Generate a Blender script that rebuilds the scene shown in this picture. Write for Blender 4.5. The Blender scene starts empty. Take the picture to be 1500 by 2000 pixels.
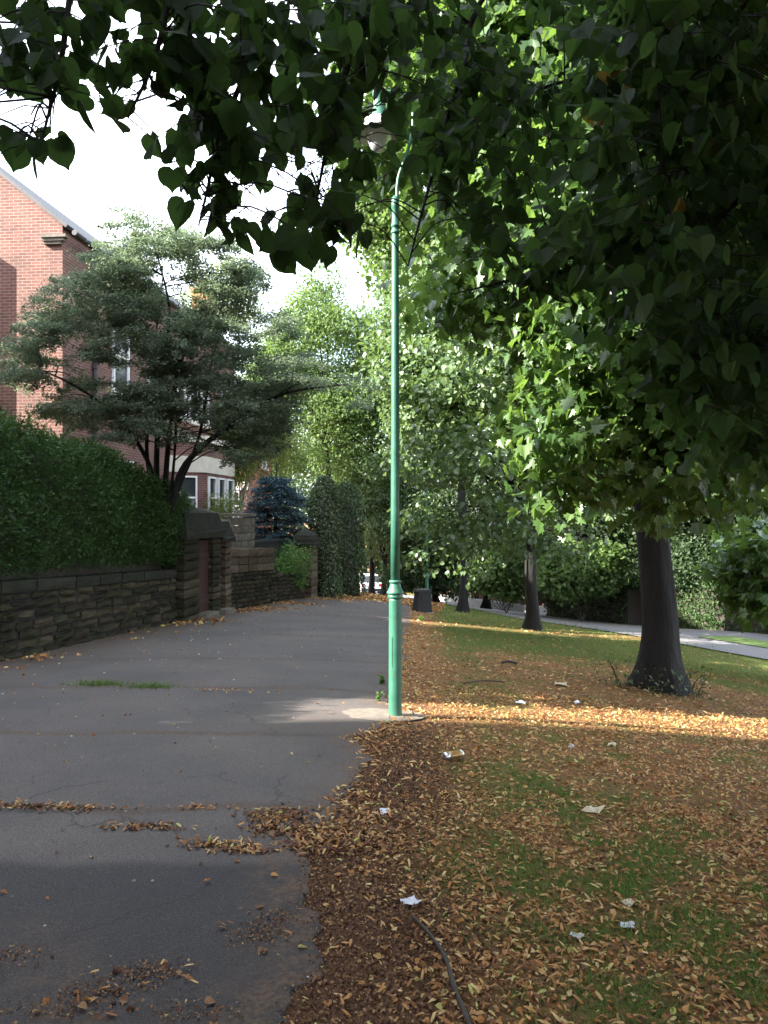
import bpy, math, random
import numpy as np
from mathutils import Vector, Matrix
R = math.radians
F = 1511.0                      # focal length in photo pixels (photo 1500 x 2000, camera level)
EYE = 1.6
sc = bpy.context.scene
COL = sc.collection

# ------------------------------------------------------------------ camera, sky, sun, exposure
cam_d = bpy.data.cameras.new("camera"); cam = bpy.data.objects.new("camera", cam_d); COL.objects.link(cam)
cam_d.sensor_fit = 'VERTICAL'; cam_d.sensor_height = 36.0; cam_d.lens = 36.0 * F / 2000.0
cam_d.clip_start = 0.05; cam_d.clip_end = 2000
cam.location = (0, 0, EYE); cam.rotation_euler = (R(90), 0, 0)
sc.camera = cam

SUN_EL = R(31.0)
SUN_SL = 0.30                                   # sun beams travel along (1, SUN_SL) on plan
hl = math.hypot(1, SUN_SL)
BEAM = Vector((math.cos(SUN_EL) / hl, SUN_SL * math.cos(SUN_EL) / hl, -math.sin(SUN_EL)))
sun_d = bpy.data.lights.new("sun", 'SUN'); sun_d.energy = 4.7; sun_d.angle = R(0.5); sun_d.color = (1.0, 0.94, 0.84)
sun = bpy.data.objects.new("sun", sun_d); COL.objects.link(sun)
sun.rotation_euler = BEAM.to_track_quat('-Z', 'Y').to_euler(); sun.location = (-20, -6, 20)

w = bpy.data.worlds.new("World"); sc.world = w; w.use_nodes = True
nt = w.node_tree; nt.nodes.clear()
sky = nt.nodes.new("ShaderNodeTexSky"); sky.sky_type = 'NISHITA'; sky.sun_disc = False
sky.sun_elevation = SUN_EL; sky.sun_rotation = math.atan2(-BEAM.x, -BEAM.y)
sky.air_density = 1.0; sky.dust_density = 2.5; sky.ozone_density = 1.0
bg = nt.nodes.new("ShaderNodeBackground"); bg.inputs[1].default_value = 0.1
out = nt.nodes.new("ShaderNodeOutputWorld")
# thin bright cloud over part of the sky
tc = nt.nodes.new("ShaderNodeTexCoord"); ns = nt.nodes.new("ShaderNodeTexNoise")
ns.inputs["Scale"].default_value = 2.2; ns.inputs["Detail"].default_value = 6
rp = nt.nodes.new("ShaderNodeValToRGB"); rp.color_ramp.elements[0].position = 0.34; rp.color_ramp.elements[1].position = 0.62
mx = nt.nodes.new("ShaderNodeMix"); mx.data_type = 'RGBA'
nt.links.new(tc.outputs["Generated"], ns.inputs["Vector"]); nt.links.new(ns.outputs[0], rp.inputs[0])
nt.links.new(rp.outputs[0], mx.inputs[0]); nt.links.new(sky.outputs[0], mx.inputs[6])
mx.inputs[7].default_value = (7.0, 7.6, 8.6, 1)
nt.links.new(mx.outputs[2], bg.inputs[0]); nt.links.new(bg.outputs[0], out.inputs[0])

sc.view_settings.view_transform = 'Standard'; sc.view_settings.look = 'None'
sc.view_settings.gamma = 1.0; sc.view_settings.use_curve_mapping = False
sc.view_settings.exposure = 2.85
sc.render.engine = 'CYCLES'
sc.cycles.max_bounces = 8; sc.cycles.diffuse_bounces = 4; sc.cycles.transmission_bounces = 4; sc.cycles.transparent_max_bounces = 8
sc.cycles.use_denoising = True

# ------------------------------------------------------------------ mesh helpers
class MB:
    """collects verts and faces; build() links them as one mesh object"""
    def __init__(s): s.v = []; s.l = []; s.c = []; s.mi = []; s.n = 0
    def add(s, verts, faces, mi=0):
        verts = np.asarray(verts, float).reshape(-1, 3)
        s.v.append(verts)
        s.l.append(np.concatenate([np.asarray(f, np.int64) for f in faces]) + s.n)
        s.c.append(np.array([len(f) for f in faces], np.int64)); s.mi.append(np.full(len(faces), mi, np.int64))
        s.n += len(verts)
    def add_inst(s, tv, tf, pos, rot, size, mi=0):
        """many copies of a small template: rot N,3,3 (columns x,y,z), size N or N,3"""
        n = len(pos)
        if n == 0: return
        size = np.asarray(size, float)
        if size.ndim == 1: size = size[:, None]
        vv = tv[None, :, :] * size[:, None, :]
        vv = np.einsum('nij,nkj->nki', rot, vv) + pos[:, None, :]
        k = len(tv); base = np.arange(n) * k + s.n
        fl = np.concatenate([np.asarray(f) for f in tf]); cnt = np.array([len(f) for f in tf])
        s.v.append(vv.reshape(-1, 3)); s.l.append((fl[None, :] + base[:, None]).ravel())
        s.c.append(np.tile(cnt, n)); s.mi.append(np.full(n * len(tf), mi, np.int64)); s.n += n * k
    def box(s, c, h, mi=0, M=None):
        p = np.array([[x, y, z] for x in (-1, 1) for y in (-1, 1) for z in (-1, 1)], float) * np.asarray(h, float) + np.asarray(c, float)
        if M is not None: p = p @ np.asarray(M).T
        s.add(p, [(0, 1, 3, 2), (4, 6, 7, 5), (0, 4, 5, 1), (2, 3, 7, 6), (0, 2, 6, 4), (1, 5, 7, 3)], mi)
    def tube(s, pts, rad, sides=6, mi=0, cap=True):
        pts = np.asarray(pts, float); n = len(pts); rad = np.broadcast_to(np.asarray(rad, float), (n,))
        t = np.gradient(pts, axis=0); t /= np.linalg.norm(t, axis=1)[:, None] + 1e-12
        up = np.array([0, 0, 1.0]) if abs(t[0][2]) < .9 else np.array([1.0, 0, 0])
        a = np.cross(up, t[0]); a /= np.linalg.norm(a)
        ang = np.linspace(0, 2 * np.pi, sides, endpoint=False); V = []
        for i in range(n):
            a = a - t[i] * a.dot(t[i]); a /= np.linalg.norm(a) + 1e-12
            b = np.cross(t[i], a)
            V.append(pts[i] + rad[i] * (np.cos(ang)[:, None] * a + np.sin(ang)[:, None] * b))
        V = np.concatenate(V); Fc = []
        for i in range(n - 1):
            for j in range(sides):
                k = (j + 1) % sides
                Fc.append((i * sides + j, i * sides + k, (i + 1) * sides + k, (i + 1) * sides + j))
        if cap:
            Fc.append(tuple(range(sides - 1, -1, -1))); Fc.append(tuple((n - 1) * sides + j for j in range(sides)))
        s.add(V, Fc, mi)
    def lathe(s, prof, c=(0, 0, 0), sides=24, mi=0):
        ang = np.linspace(0, 2 * np.pi, sides, endpoint=False); V = []; Fc = []
        for r, z in prof:
            V.append(np.stack([r * np.cos(ang), r * np.sin(ang), np.full(sides, z)], 1))
        V = np.concatenate(V) + np.asarray(c, float)
        for i in range(len(prof) - 1):
            for j in range(sides):
                k = (j + 1) % sides
                Fc.append((i * sides + j, i * sides + k, (i + 1) * sides + k, (i + 1) * sides + j))
        Fc.append(tuple(range(sides - 1, -1, -1))); Fc.append(tuple((len(prof) - 1) * sides + j for j in range(sides)))
        s.add(V, Fc, mi)
    def build(s, name, mats, parent=None, smooth=False, attr=None):
        V = np.concatenate(s.v); L = np.concatenate(s.l); C = np.concatenate(s.c); MI = np.concatenate(s.mi)
        me = bpy.data.meshes.new(name)
        me.vertices.add(len(V)); me.vertices.foreach_set("co", V.astype(np.float32).ravel())
        me.loops.add(len(L)); me.loops.foreach_set("vertex_index", L.astype(np.int32))
        me.polygons.add(len(C)); st = np.concatenate([[0], np.cumsum(C)[:-1]])
        me.polygons.foreach_set("loop_start", st.astype(np.int32))
        me.polygons.foreach_set("material_index", MI.astype(np.int32))
        me.polygons.foreach_set("use_smooth", np.full(len(C), bool(smooth)))
        if not isinstance(mats, (list, tuple)): mats = [mats]
        for m in mats: me.materials.append(m)
        me.update(calc_edges=True); me.validate()
        if attr:
            for k, a in attr.items():
                at = me.attributes.new(k, 'FLOAT', 'POINT'); at.data.foreach_set("value", np.asarray(a, np.float32))
        o = bpy.data.objects.new(name, me); COL.objects.link(o)
        if parent: o.parent = parent
        return o

def tag(o, label=None, cat=None, group=None, kind=None):
    if label: o["label"] = label
    if cat: o["category"] = cat
    if group: o["group"] = group
    if kind: o["kind"] = kind
    return o
def thing(name, label, cat, loc=(0, 0, 0), rz=0, group=None):
    o = bpy.data.objects.new(name, None); COL.objects.link(o); o.empty_display_size = .2
    o.location = loc; o.rotation_euler = (0, 0, rz)
    return tag(o, label, cat, group)
def copy_tree(o, parent=None):
    c = o.copy(); COL.objects.link(c)
    if parent: c.parent = parent
    for ch in [x for x in bpy.data.objects if x.parent == o]: copy_tree(ch, c)
    return c
def norm(a): return a / (np.linalg.norm(a, axis=-1, keepdims=True) + 1e-12)
def orient(tip, nrm):
    y = norm(tip); z = nrm - y * np.sum(nrm * y, -1, keepdims=True); z = norm(z); x = np.cross(y, z)
    return np.stack([x, y, z], -1)
def P(px, py, d): return np.array([(px - 750) * d / F, d, EYE - (py - 1000) * d / F])
def smooth(a, b, x): t = np.clip((x - a) / (b - a), 0, 1); return t * t * (3 - 2 * t)
_vt = np.random.default_rng(99).random((256, 256))
def vnoise(x, y):
    x = np.asarray(x, float); y = np.asarray(y, float); xi = np.floor(x).astype(int); yi = np.floor(y).astype(int)
    fx = x - xi; fy = y - yi; fx = fx * fx * (3 - 2 * fx); fy = fy * fy * (3 - 2 * fy)
    g = lambda a, b: _vt[a % 256, b % 256]
    return (g(xi, yi) * (1 - fx) + g(xi + 1, yi) * fx) * (1 - fy) + (g(xi, yi + 1) * (1 - fx) + g(xi + 1, yi + 1) * fx) * fy
def fbm(x, y, o=3): return sum(vnoise(x * 2 ** i + 17 * i, y * 2 ** i + 5 * i) / 2 ** (i + 1) for i in range(o)) / (1 - .5 ** o)
def bez(pts, n):
    """smooth polyline through points (Catmull-Rom)"""
    p = np.asarray(pts, float); p = np.vstack([2 * p[0] - p[1], p, 2 * p[-1] - p[-2]]); o = []
    for i in range(1, len(p) - 2):
        for t in np.linspace(0, 1, n, endpoint=False):
            o.append(.5 * (2 * p[i] + (p[i + 1] - p[i - 1]) * t + (2 * p[i - 1] - 5 * p[i] + 4 * p[i + 1] - p[i + 2]) * t ** 2
                           + (3 * p[i] - p[i - 1] - 3 * p[i + 1] + p[i + 2]) * t ** 3))
    o.append(p[-2]); return np.array(o)

# ------------------------------------------------------------------ materials
def newmat(name):
    m = bpy.data.materials.new(name); m.use_nodes = True; n = m.node_tree; n.nodes.clear()
    o = n.nodes.new("ShaderNodeOutputMaterial"); b = n.nodes.new("ShaderNodeBsdfPrincipled")
    n.links.new(b.outputs[0], o.inputs[0]); return m, n, b, o
def N(n, t, **k):
    x = n.nodes.new(t)
    for a, v in k.items(): setattr(x, a, v)
    return x
def ramp(n, src, stops):
    r = N(n, "ShaderNodeValToRGB"); e = r.color_ramp.elements
    while len(e) < len(stops): e.new(.5)
    for x, (p, c) in zip(e, stops): x.position = p; x.color = (*c, 1)
    n.links.new(src, r.inputs[0]); return r.outputs[0]
def noise(n, scale, detail=4, vec=None, rough=.55):
    x = N(n, "ShaderNodeTexNoise"); x.inputs["Scale"].default_value = scale; x.inputs["Detail"].default_value = detail
    x.inputs["Roughness"].default_value = rough
    if vec is None: vec = N(n, "ShaderNodeTexCoord").outputs["Object"]
    n.links.new(vec, x.inputs["Vector"]); return x.outputs[0]
def mix(n, fac, a, b, mode='MIX'):
    x = N(n, "ShaderNodeMix", data_type='RGBA', blend_type=mode)
    for i, v in ((0, fac), (6, a), (7, b)):
        if hasattr(v, 'is_linked') or isinstance(v, bpy.types.NodeSocket): n.links.new(v, x.inputs[i])
        else: x.inputs[i].default_value = v if i == 0 else (*v, 1)
    return x.outputs[2]
def math_(n, op, a, b=0.0):
    x = N(n, "ShaderNodeMath", operation=op)
    for i, v in ((0, a), (1, b)):
        if isinstance(v, bpy.types.NodeSocket): n.links.new(v, x.inputs[i])
        else: x.inputs[i].default_value = v
    return x.outputs[0]
def bump(n, b, h, strength=.4, dist=.01):
    x = N(n, "ShaderNodeBump"); x.inputs["Strength"].default_value = strength; x.inputs["Distance"].default_value = dist
    n.links.new(h, x.inputs["Height"]); n.links.new(x.outputs[0], b.inputs["Normal"])

def leaf_mat(name, stops, trans=.4, tcol=(.25, .42, .05), rough=.45, spec=.4, big=0.0, vein=False):
    m, n, b, o = newmat(name)
    g = N(n, "ShaderNodeNewGeometry").outputs["Random Per Island"]
    if big:
        nz = noise(n, big, 2); g = math_(n, 'ADD', math_(n, 'MULTIPLY', g, .55), math_(n, 'MULTIPLY', nz, .5))
    c = ramp(n, g, stops)
    if vein: c = mix(n, 1.0, c, ramp(n, noise(n, 55, 4, None, .7), [(.3, (.6, .62, .55)), (.7, (1.3, 1.3, 1.2))]), 'MULTIPLY'); bump(n, b, noise(n, 38, 3), .5, .01)
    n.links.new(c, b.inputs["Base Color"])
    b.inputs["Roughness"].default_value = rough; b.inputs["Specular IOR Level"].default_value = spec
    if trans:
        t = N(n, "ShaderNodeBsdfTranslucent"); tc_ = mix(n, .6, c, tcol); n.links.new(tc_, t.inputs[0])
        ms = N(n, "ShaderNodeMixShader"); ms.inputs[0].default_value = trans
        n.links.new(b.outputs[0], ms.inputs[1]); n.links.new(t.outputs[0], ms.inputs[2]); n.links.new(ms.outputs[0], o.inputs[0])
    return m
def plain(name, col, rough=.5, metal=0, var=.12, scale=12, bmp=0):
    m, n, b, o = newmat(name); nz = noise(n, scale, 5)
    lo = tuple(c * (1 - var) for c in col); hi = tuple(min(1, c * (1 + var)) for c in col)
    n.links.new(ramp(n, nz, [(.3, lo), (.7, hi)]), b.inputs["Base Color"])
    b.inputs["Roughness"].default_value = rough; b.inputs["Metallic"].default_value = metal
    if bmp: bump(n, b, noise(n, scale * 6, 4), bmp, .01)
    return m
M = {}
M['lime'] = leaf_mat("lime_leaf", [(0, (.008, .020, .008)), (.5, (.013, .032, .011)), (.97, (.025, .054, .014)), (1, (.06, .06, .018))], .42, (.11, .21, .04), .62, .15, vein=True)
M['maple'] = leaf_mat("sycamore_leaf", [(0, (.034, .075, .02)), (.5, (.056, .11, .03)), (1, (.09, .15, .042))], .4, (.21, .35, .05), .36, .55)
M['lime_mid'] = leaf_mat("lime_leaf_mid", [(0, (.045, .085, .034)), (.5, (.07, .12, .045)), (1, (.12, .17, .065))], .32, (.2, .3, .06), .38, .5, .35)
M['tree_far'] = leaf_mat("far_leaf", [(.1, (.05, .095, .03)), (.5, (.085, .14, .042)), (.9, (.14, .19, .06))], .42, (.2, .32, .06), .55, .3, .25)
M['tree_dark'] = leaf_mat("dark_leaf", [(.1, (.02, .038, .017)), (.5, (.031, .055, .022)), (.9, (.052, .078, .029))], .25, (.12, .22, .04), .55, .3, .4)
M['berry'] = leaf_mat("small_grey_leaf", [(0, (.085, .115, .085)), (.6, (.125, .155, .11)), (.93, (.14, .16, .10)), (1, (.2, .12, .06))], .45, (.2, .28, .13), .5, .35, .8)
M['hedge'] = leaf_mat("hedge_leaf", [(0, (.014, .036, .011)), (.5, (.024, .056, .015)), (1, (.05, .10, .022))], .22, (.13, .26, .03), .55, .3, .7)
M['spruce'] = leaf_mat("blue_needle", [(0, (.035, .065, .075)), (.5, (.055, .095, .115)), (1, (.09, .14, .165))], .1, (.1, .2, .2), .6, .2)
M['birch'] = leaf_mat("pale_leaf", [(0, (.07, .12, .03)), (.5, (.12, .17, .04)), (1, (.19, .21, .06))], .45, (.34, .4, .08), .5, .3)
M['ivy'] = leaf_mat("ivy_leaf", [(0, (.02, .045, .014)), (.6, (.04, .07, .02)), (.9, (.07, .1, .03)), (1, (.16, .14, .06))], .2, (.14, .24, .04), .4, .5)
M['weed'] = leaf_mat("weed_leaf", [(0, (.04, .1, .02)), (1, (.09, .17, .035))], .4, (.2, .4, .05))
M['grass'] = leaf_mat("grass_blade", [(0, (.045, .095, .018)), (.7, (.085, .14, .028)), (1, (.17, .16, .055))], .35, (.2, .34, .04), .5, .3)
M['litter'] = leaf_mat("fallen_leaf", [(0, (.10, .045, .02)), (.25, (.22, .092, .034)), (.5, (.35, .155, .048)), (.75, (.45, .25, .09)), (.92, (.55, .40, .19)), (1, (.36, .36, .10))], .15, (.35, .18, .05), .6, .25)
M['litter_dark'] = leaf_mat("rotting_leaf", [(0, (.06, .03, .02)), (.5, (.14, .065, .038)), (.85, (.24, .14, .07)), (1, (.36, .24, .11))], .05, (.2, .1, .03), .65, .2)
def bark(name, a, b_):
    m, n, b, o = newmat(name); tcx = N(n, "ShaderNodeTexCoord"); mp = N(n, "ShaderNodeMapping"); mp.inputs["Scale"].default_value = (1, 1, .22)
    n.links.new(tcx.outputs["Object"], mp.inputs[0]); nz = math_(n, 'ADD', math_(n, 'MULTIPLY', noise(n, 16, 6, mp.outputs[0], .65), .6), math_(n, 'MULTIPLY', noise(n, 5, 4, mp.outputs[0]), .4))
    n.links.new(ramp(n, nz, [(.3, a), (.7, b_)]), b.inputs["Base Color"]); b.inputs["Roughness"].default_value = .9
    bump(n, b, nz, 1.0, .07); return m
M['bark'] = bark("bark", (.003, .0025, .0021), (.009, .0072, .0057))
M['bark_pale'] = bark("bark_pale", (.07, .055, .045), (.16, .13, .10))
M['twig'] = plain("twig_bark", (.035, .026, .02), .8)
M['birchbark'] = bark("birch_bark", (.25, .22, .18), (.55, .5, .42))
def brickmat(name, c1, c2, mortar):
    m, n, b, o = newmat(name); t = N(n, "ShaderNodeTexCoord"); s = N(n, "ShaderNodeSeparateXYZ"); n.links.new(t.outputs["Object"], s.inputs[0])
    cb = N(n, "ShaderNodeCombineXYZ"); n.links.new(math_(n, 'ADD', s.outputs[0], s.outputs[1]), cb.inputs[0]); n.links.new(s.outputs[2], cb.inputs[1])
    br = N(n, "ShaderNodeTexBrick"); n.links.new(cb.outputs[0], br.inputs["Vector"])
    br.inputs["Scale"].default_value = 1.0; br.inputs["Brick Width"].default_value = .23; br.inputs["Row Height"].default_value = .077
    br.inputs["Mortar Size"].default_value = .007; br.inputs["Mortar Smooth"].default_value = .2; br.inputs["Bias"].default_value = -.1
    br.inputs["Color1"].default_value = (*c1, 1); br.inputs["Color2"].default_value = (*c2, 1); br.inputs["Mortar"].default_value = (*mortar, 1)
    nz = noise(n, 1.3, 5); c = mix(n, .65, br.outputs["Color"], ramp(n, nz, [(.25, (.34, .33, .33)), (.7, (1.0, .95, .92))]), 'MULTIPLY')
    n.links.new(c, b.inputs["Base Color"]); b.inputs["Roughness"].default_value = .9
    bump(n, b, br.outputs["Fac"], -.5, .01); return m
M['brick'] = brickmat("red_brick", (.18, .074, .056), (.12, .05, .04), (.25, .21, .18))
M['brick2'] = brickmat("orange_brick", (.4, .15, .08), (.31, .11, .065), (.32, .26, .2))
M['slate'] = plain("roof_slate", (.035, .033, .036), .7, 0, .3, 6, .3)
M['cream'] = plain("cream_stone", (.55, .5, .42), .8, 0, .12, 5)
M['white'] = plain("white_frame_paint", (.78, .78, .78), .4, 0, .04)
M['dwood'] = plain("dark_painted_wood", (.03, .03, .032), .5)
m, n, b, o = newmat("window_glass"); b.inputs["Base Color"].default_value = (.03, .035, .04, 1); b.inputs["Roughness"].default_value = .06; M['glass'] = m
def stonemat(name, stops, moss=(.045, .055, .02), mfac=.5):
    m, n, b, o = newmat(name); g = N(n, "ShaderNodeNewGeometry").outputs["Random Per Island"]
    c = ramp(n, g, stops); nz = noise(n, 9, 6, None, .65)
    c = mix(n, .7, c, ramp(n, nz, [(.28, (.35, .33, .3)), (.7, (1.05, 1.0, .95))]), 'MULTIPLY')
    m2 = noise(n, 2.1, 5); fac = math_(n, 'MULTIPLY', ramp(n, m2, [(.45, (0, 0, 0)), (.65, (1, 1, 1))]), mfac)
    c = mix(n, fac, c, moss); n.links.new(c, b.inputs["Base Color"]); b.inputs["Roughness"].default_value = .95
    b.inputs["Specular IOR Level"].default_value = .2
    bump(n, b, noise(n, 30, 6, None, .7), .8, .02); return m
M['stone'] = stonemat("rough_stone", [(0, (.02, .017, .011)), (.5, (.042, .034, .023)), (1, (.075, .06, .041))], (.028, .034, .012), .55)
M['stone_brown'] = stonemat("brown_stone", [(0, (.085, .062, .047)), (.5, (.12, .088, .067)), (1, (.15, .115, .09))], (.06, .06, .03), .35)
M['mortar'] = plain("dark_joint", (.012, .011, .009), .95)
M['capstone'] = stonemat("blackened_cap", [(0, (.02, .019, .017)), (1, (.035, .033, .029))], (.035, .045, .02), .5)
M['render'] = stonemat("grey_block", [(0, (.15, .135, .12)), (1, (.2, .18, .16))], (.07, .06, .05), .5)
M['red_door'] = plain("dull_red_door", (.034, .008, .008), .6)
# lamp paint
m, n, b, o = newmat("green_paint"); nz = noise(n, 7, 5)
c = ramp(n, nz, [(.25, (.022, .092, .06)), (.75, (.04, .145, .095))])
n2 = noise(n, 38, 4); c = mix(n, ramp(n, n2, [(.62, (0, 0, 0)), (.68, (1, 1, 1))]), c, (.075, .085, .06))
n.links.new(c, b.inputs["Base Color"]); b.inputs["Roughness"].default_value = .38; bump(n, b, noise(n, 25, 4), .12, .01); M['green'] = m
M['lamp_white'] = plain("white_enamel", (.62, .62, .6), .35, 0, .06)
m, n, b, o = newmat("lamp_glass"); b.inputs["Base Color"].default_value = (.75, .78, .8, 1); b.inputs["Roughness"].default_value = .15
b.inputs["Transmission Weight"].default_value = .5; M['bowl'] = m
M['black'] = plain("black_plastic", (.008, .008, .009), .7)
M['carwhite'] = plain("white_car_paint", (.75, .76, .78), .2, 0, .02)
M['rubber'] = plain("rubber", (.02, .02, .02), .8)
m, n, b, o = newmat("red_lamp"); b.inputs["Base Color"].default_value = (.35, .01, .01, 1); b.inputs["Roughness"].default_value = .2; M['redlamp'] = m
M['metal'] = plain("worn_aluminium", (.65, .65, .67), .3, .9, .08)
M['can'] = plain("dull_gold_print", (.34, .2, .07), .35, .5, .2, 30)
M['paper'] = plain("pale_paper", (.5, .51, .55), .7, 0, .1)
M['card'] = plain("beige_card", (.48, .40, .28), .8, 0, .15)
M['kerb'] = plain("concrete_kerb", (.33, .32, .31), .85, 0, .15, 4)

# ------------------------------------------------------------------ terrain
ctl = [P(*q) for q in [(770, 1400, 7.28), (0, 1295, 10.7), (350, 1215, 16.4), (445, 1195, 19), (610, 1167, 24.9), (823, 1195, 25), (700, 1170, 29),
       (720, 1161, 42), (710, 1157, 62), (1290, 1345, 11), (1043, 1230, 22), (1500, 1440, 8.5), (1500, 2000, 2.55), (1500, 1305, 17), (1500, 1240, 25),
       (1150, 1222, 30), (960, 1190, 44), (0, 2000, 2.5), (750, 2000, 2.45), (300, 1300, 10), (770, 1250, 14.3)]]
ctl += [np.array(q) for q in [(-12, 10, -.2), (-12, 25, -.8), (-10, 45, -2.4), (-5, -6, .1), (5, -6, -.1), (0, -15, .3), (20, 10, -2.3), (25, 30, -3.4), (20, 60, -5.4),
        (-20, 70, -4.5), (-25, 0, .3), (30, -10, -2), (0, 100, -7.), (45, 90, -7.), (-45, 90, -6.), (-45, 30, -1), (45, 20, -3)]]
ctl = np.array(ctl, float)
def _U(r2): return np.where(r2 > 1e-12, r2 * np.log(r2 + 1e-12), 0)
_n = len(ctl); _K = _U(((ctl[:, None, :2] - ctl[None, :, :2]) ** 2).sum(-1)) + np.eye(_n) * 2.0
_Pm = np.hstack([np.ones((_n, 1)), ctl[:, :2]]); _A = np.zeros((_n + 3, _n + 3)); _A[:_n, :_n] = _K; _A[:_n, _n:] = _Pm; _A[_n:, :_n] = _Pm.T
_W = np.linalg.solve(_A, np.concatenate([ctl[:, 2], np.zeros(3)]))
def T(x, y):
    x = np.clip(np.asarray(x, float), -45, 45); y = np.clip(np.asarray(y, float), -15, 100)
    sh = x.shape; q = np.stack([x.ravel(), y.ravel()], 1); o = np.empty(len(q))
    for i in range(0, len(q), 20000):
        k = q[i:i + 20000]; o[i:i + 20000] = _U(((k[:, None] - ctl[None, :, :2]) ** 2).sum(-1)) @ _W[:_n] + _W[_n] + k @ _W[_n + 1:]
    return o.reshape(sh)
def G(px, py):
    """world point on the terrain seen at a photo pixel"""
    d = np.linspace(1.2, 90, 4000); x = (px - 750) * d / F; z = EYE - (py - 1000) * d / F
    i = np.argmax(z <= T(x, d)); dd = d[i]
    return np.array([(px - 750) * dd / F, dd, float(T((px - 750) * dd / F, dd))])
def on(x, y, dz=0): return (float(x), float(y), float(T(x, y)) + dz)

# footpath edges
WL = np.array([P(0, 1295, 10.7)[:2], P(350, 1215, 16.4)[:2], P(445, 1195, 19)[:2], P(610, 1167, 24.9)[:2]])
e0 = WL[0] - (WL[1] - WL[0]) * 2.2
WLx = np.vstack([e0, WL, [WL[3] + (WL[3] - WL[2]) * .8]])
def left_x(y): return np.interp(y, WLx[:, 1], WLx[:, 0])
edge = np.array([G(*q)[:2] for q in [(585, 1990), (652, 1868), (640, 1780), (615, 1700), (600, 1650), (672, 1600), (712, 1540), (724, 1490), (705, 1445), (770, 1412), (800, 1398),
                                     (772, 1375), (780, 1330), (790, 1280), (798, 1230), (806, 1200), (800, 1178)]])
edge = edge[np.argsort(edge[:, 1])]
def right_x(y): return np.interp(y, np.concatenate([[-3, 1.5], edge[:, 1], [29]]), np.concatenate([[-.35, -.35], edge[:, 0], [1.2]])) 
Y_END = 29.0
def rag(y): return .17 * (fbm(y * 2.3, y * 0 + 3.3, 3) - .5) * 2 + .07 * (fbm(y * 11., y * 0 + 7.7, 3) - .5) * 2
def green(x, y):
    g = smooth(.40, .64, .45 * fbm(x * 1.15 + 40, y * 1.15, 3) + .55 * fbm(x * 4.5 + 11, y * 4.5, 3)) * .75
    g = np.clip(g + .75 * np.exp(-(((x - .75) / .75) ** 2 + ((y - 4.6) / 1.5) ** 2)) * smooth(.3, .55, fbm(x * 2.3, y * 2.3 + 5, 3)) - .25 * smooth(1.2, 2.6, x), 0, 1)
    g2 = smooth(10.2, 12.5, y - .1 * x) * smooth(.3, .55, fbm(x * .5 + 9, y * .5 + 3, 3)) + smooth(12.5, 15, y)
    near_edge = smooth(.25, 1.1, x - right_x(y))
    g = np.maximum(g, np.clip(g2, 0, 1) * .95) * near_edge
    strip2 = np.exp(-((y - 7.9 - .12 * x) / .8) ** 2); g = g * (1 - .6 * strip2)
    g = g * (1 - .7 * np.exp(-((y - 19.8 - .3 * x) / .75) ** 2))
    tr = np.exp(-(((x - 3.2) / 2.0) ** 2 + ((y - 10.3) / 1.1) ** 2)); g = g * (1 - .75 * tr)
    road_d = y - 2.0; return np.clip(g, 0, 1)

def grid_obj(name, xs, ys, mat, dz=0, kind='structure', attr=None):
    X, Y = np.meshgrid(xs, ys); Z = T(X, Y) + dz; nx, ny = len(xs), len(ys)
    i = np.arange(nx * ny).reshape(ny, nx); f = np.stack([i[:-1, :-1], i[:-1, 1:], i[1:, 1:], i[1:, :-1]], -1).reshape(-1, 4)
    mb = MB(); mb.v.append(np.stack([X, Y, Z], -1).reshape(-1, 3)); mb.l.append(f.ravel()); mb.c.append(np.full(len(f), 4)); mb.mi.append(np.zeros(len(f), int)); mb.n = nx * ny
    o = mb.build(name, mat, None, True, {k: a(X, Y).ravel() for k, a in (attr or {}).items()}); return tag(o, kind=kind)

# ground material
m, n, b, o = newmat("leafy_ground")
at = N(n, "ShaderNodeAttribute", attribute_name="green"); at2 = N(n, "ShaderNodeAttribute", attribute_name="bare")
f1 = noise(n, 34, 6, None, .75); f2 = noise(n, 3.0, 4)
lit = ramp(n, f1, [(.3, (.055, .032, .02)), (.45, (.14, .075, .036)), (.58, (.25, .14, .06)), (.72, (.4, .25, .115))])
soil = ramp(n, noise(n, 55, 6, None, .8), [(.35, (.05, .03, .022)), (.55, (.115, .06, .04)), (.72, (.22, .13, .08))])
grn = ramp(n, noise(n, 60, 5, None, .7), [(.3, (.035, .06, .014)), (.6, (.07, .11, .022)), (.8, (.13, .14, .04))])
gm = math_(n, 'MULTIPLY', at.outputs["Fac"], ramp(n, noise(n, 14, 5, None, .7), [(.35, (.35, .35, .35)), (.6, (1, 1, 1))]))
c = mix(n, at2.outputs["Fac"], lit, soil); c = mix(n, gm, c, grn)
n.links.new(c, b.inputs["Base Color"]); b.inputs["Roughness"].default_value = .95; b.inputs["Specular IOR Level"].default_value = .1
bump(n, b, f1, .9, .03); M['ground'] = m
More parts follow.
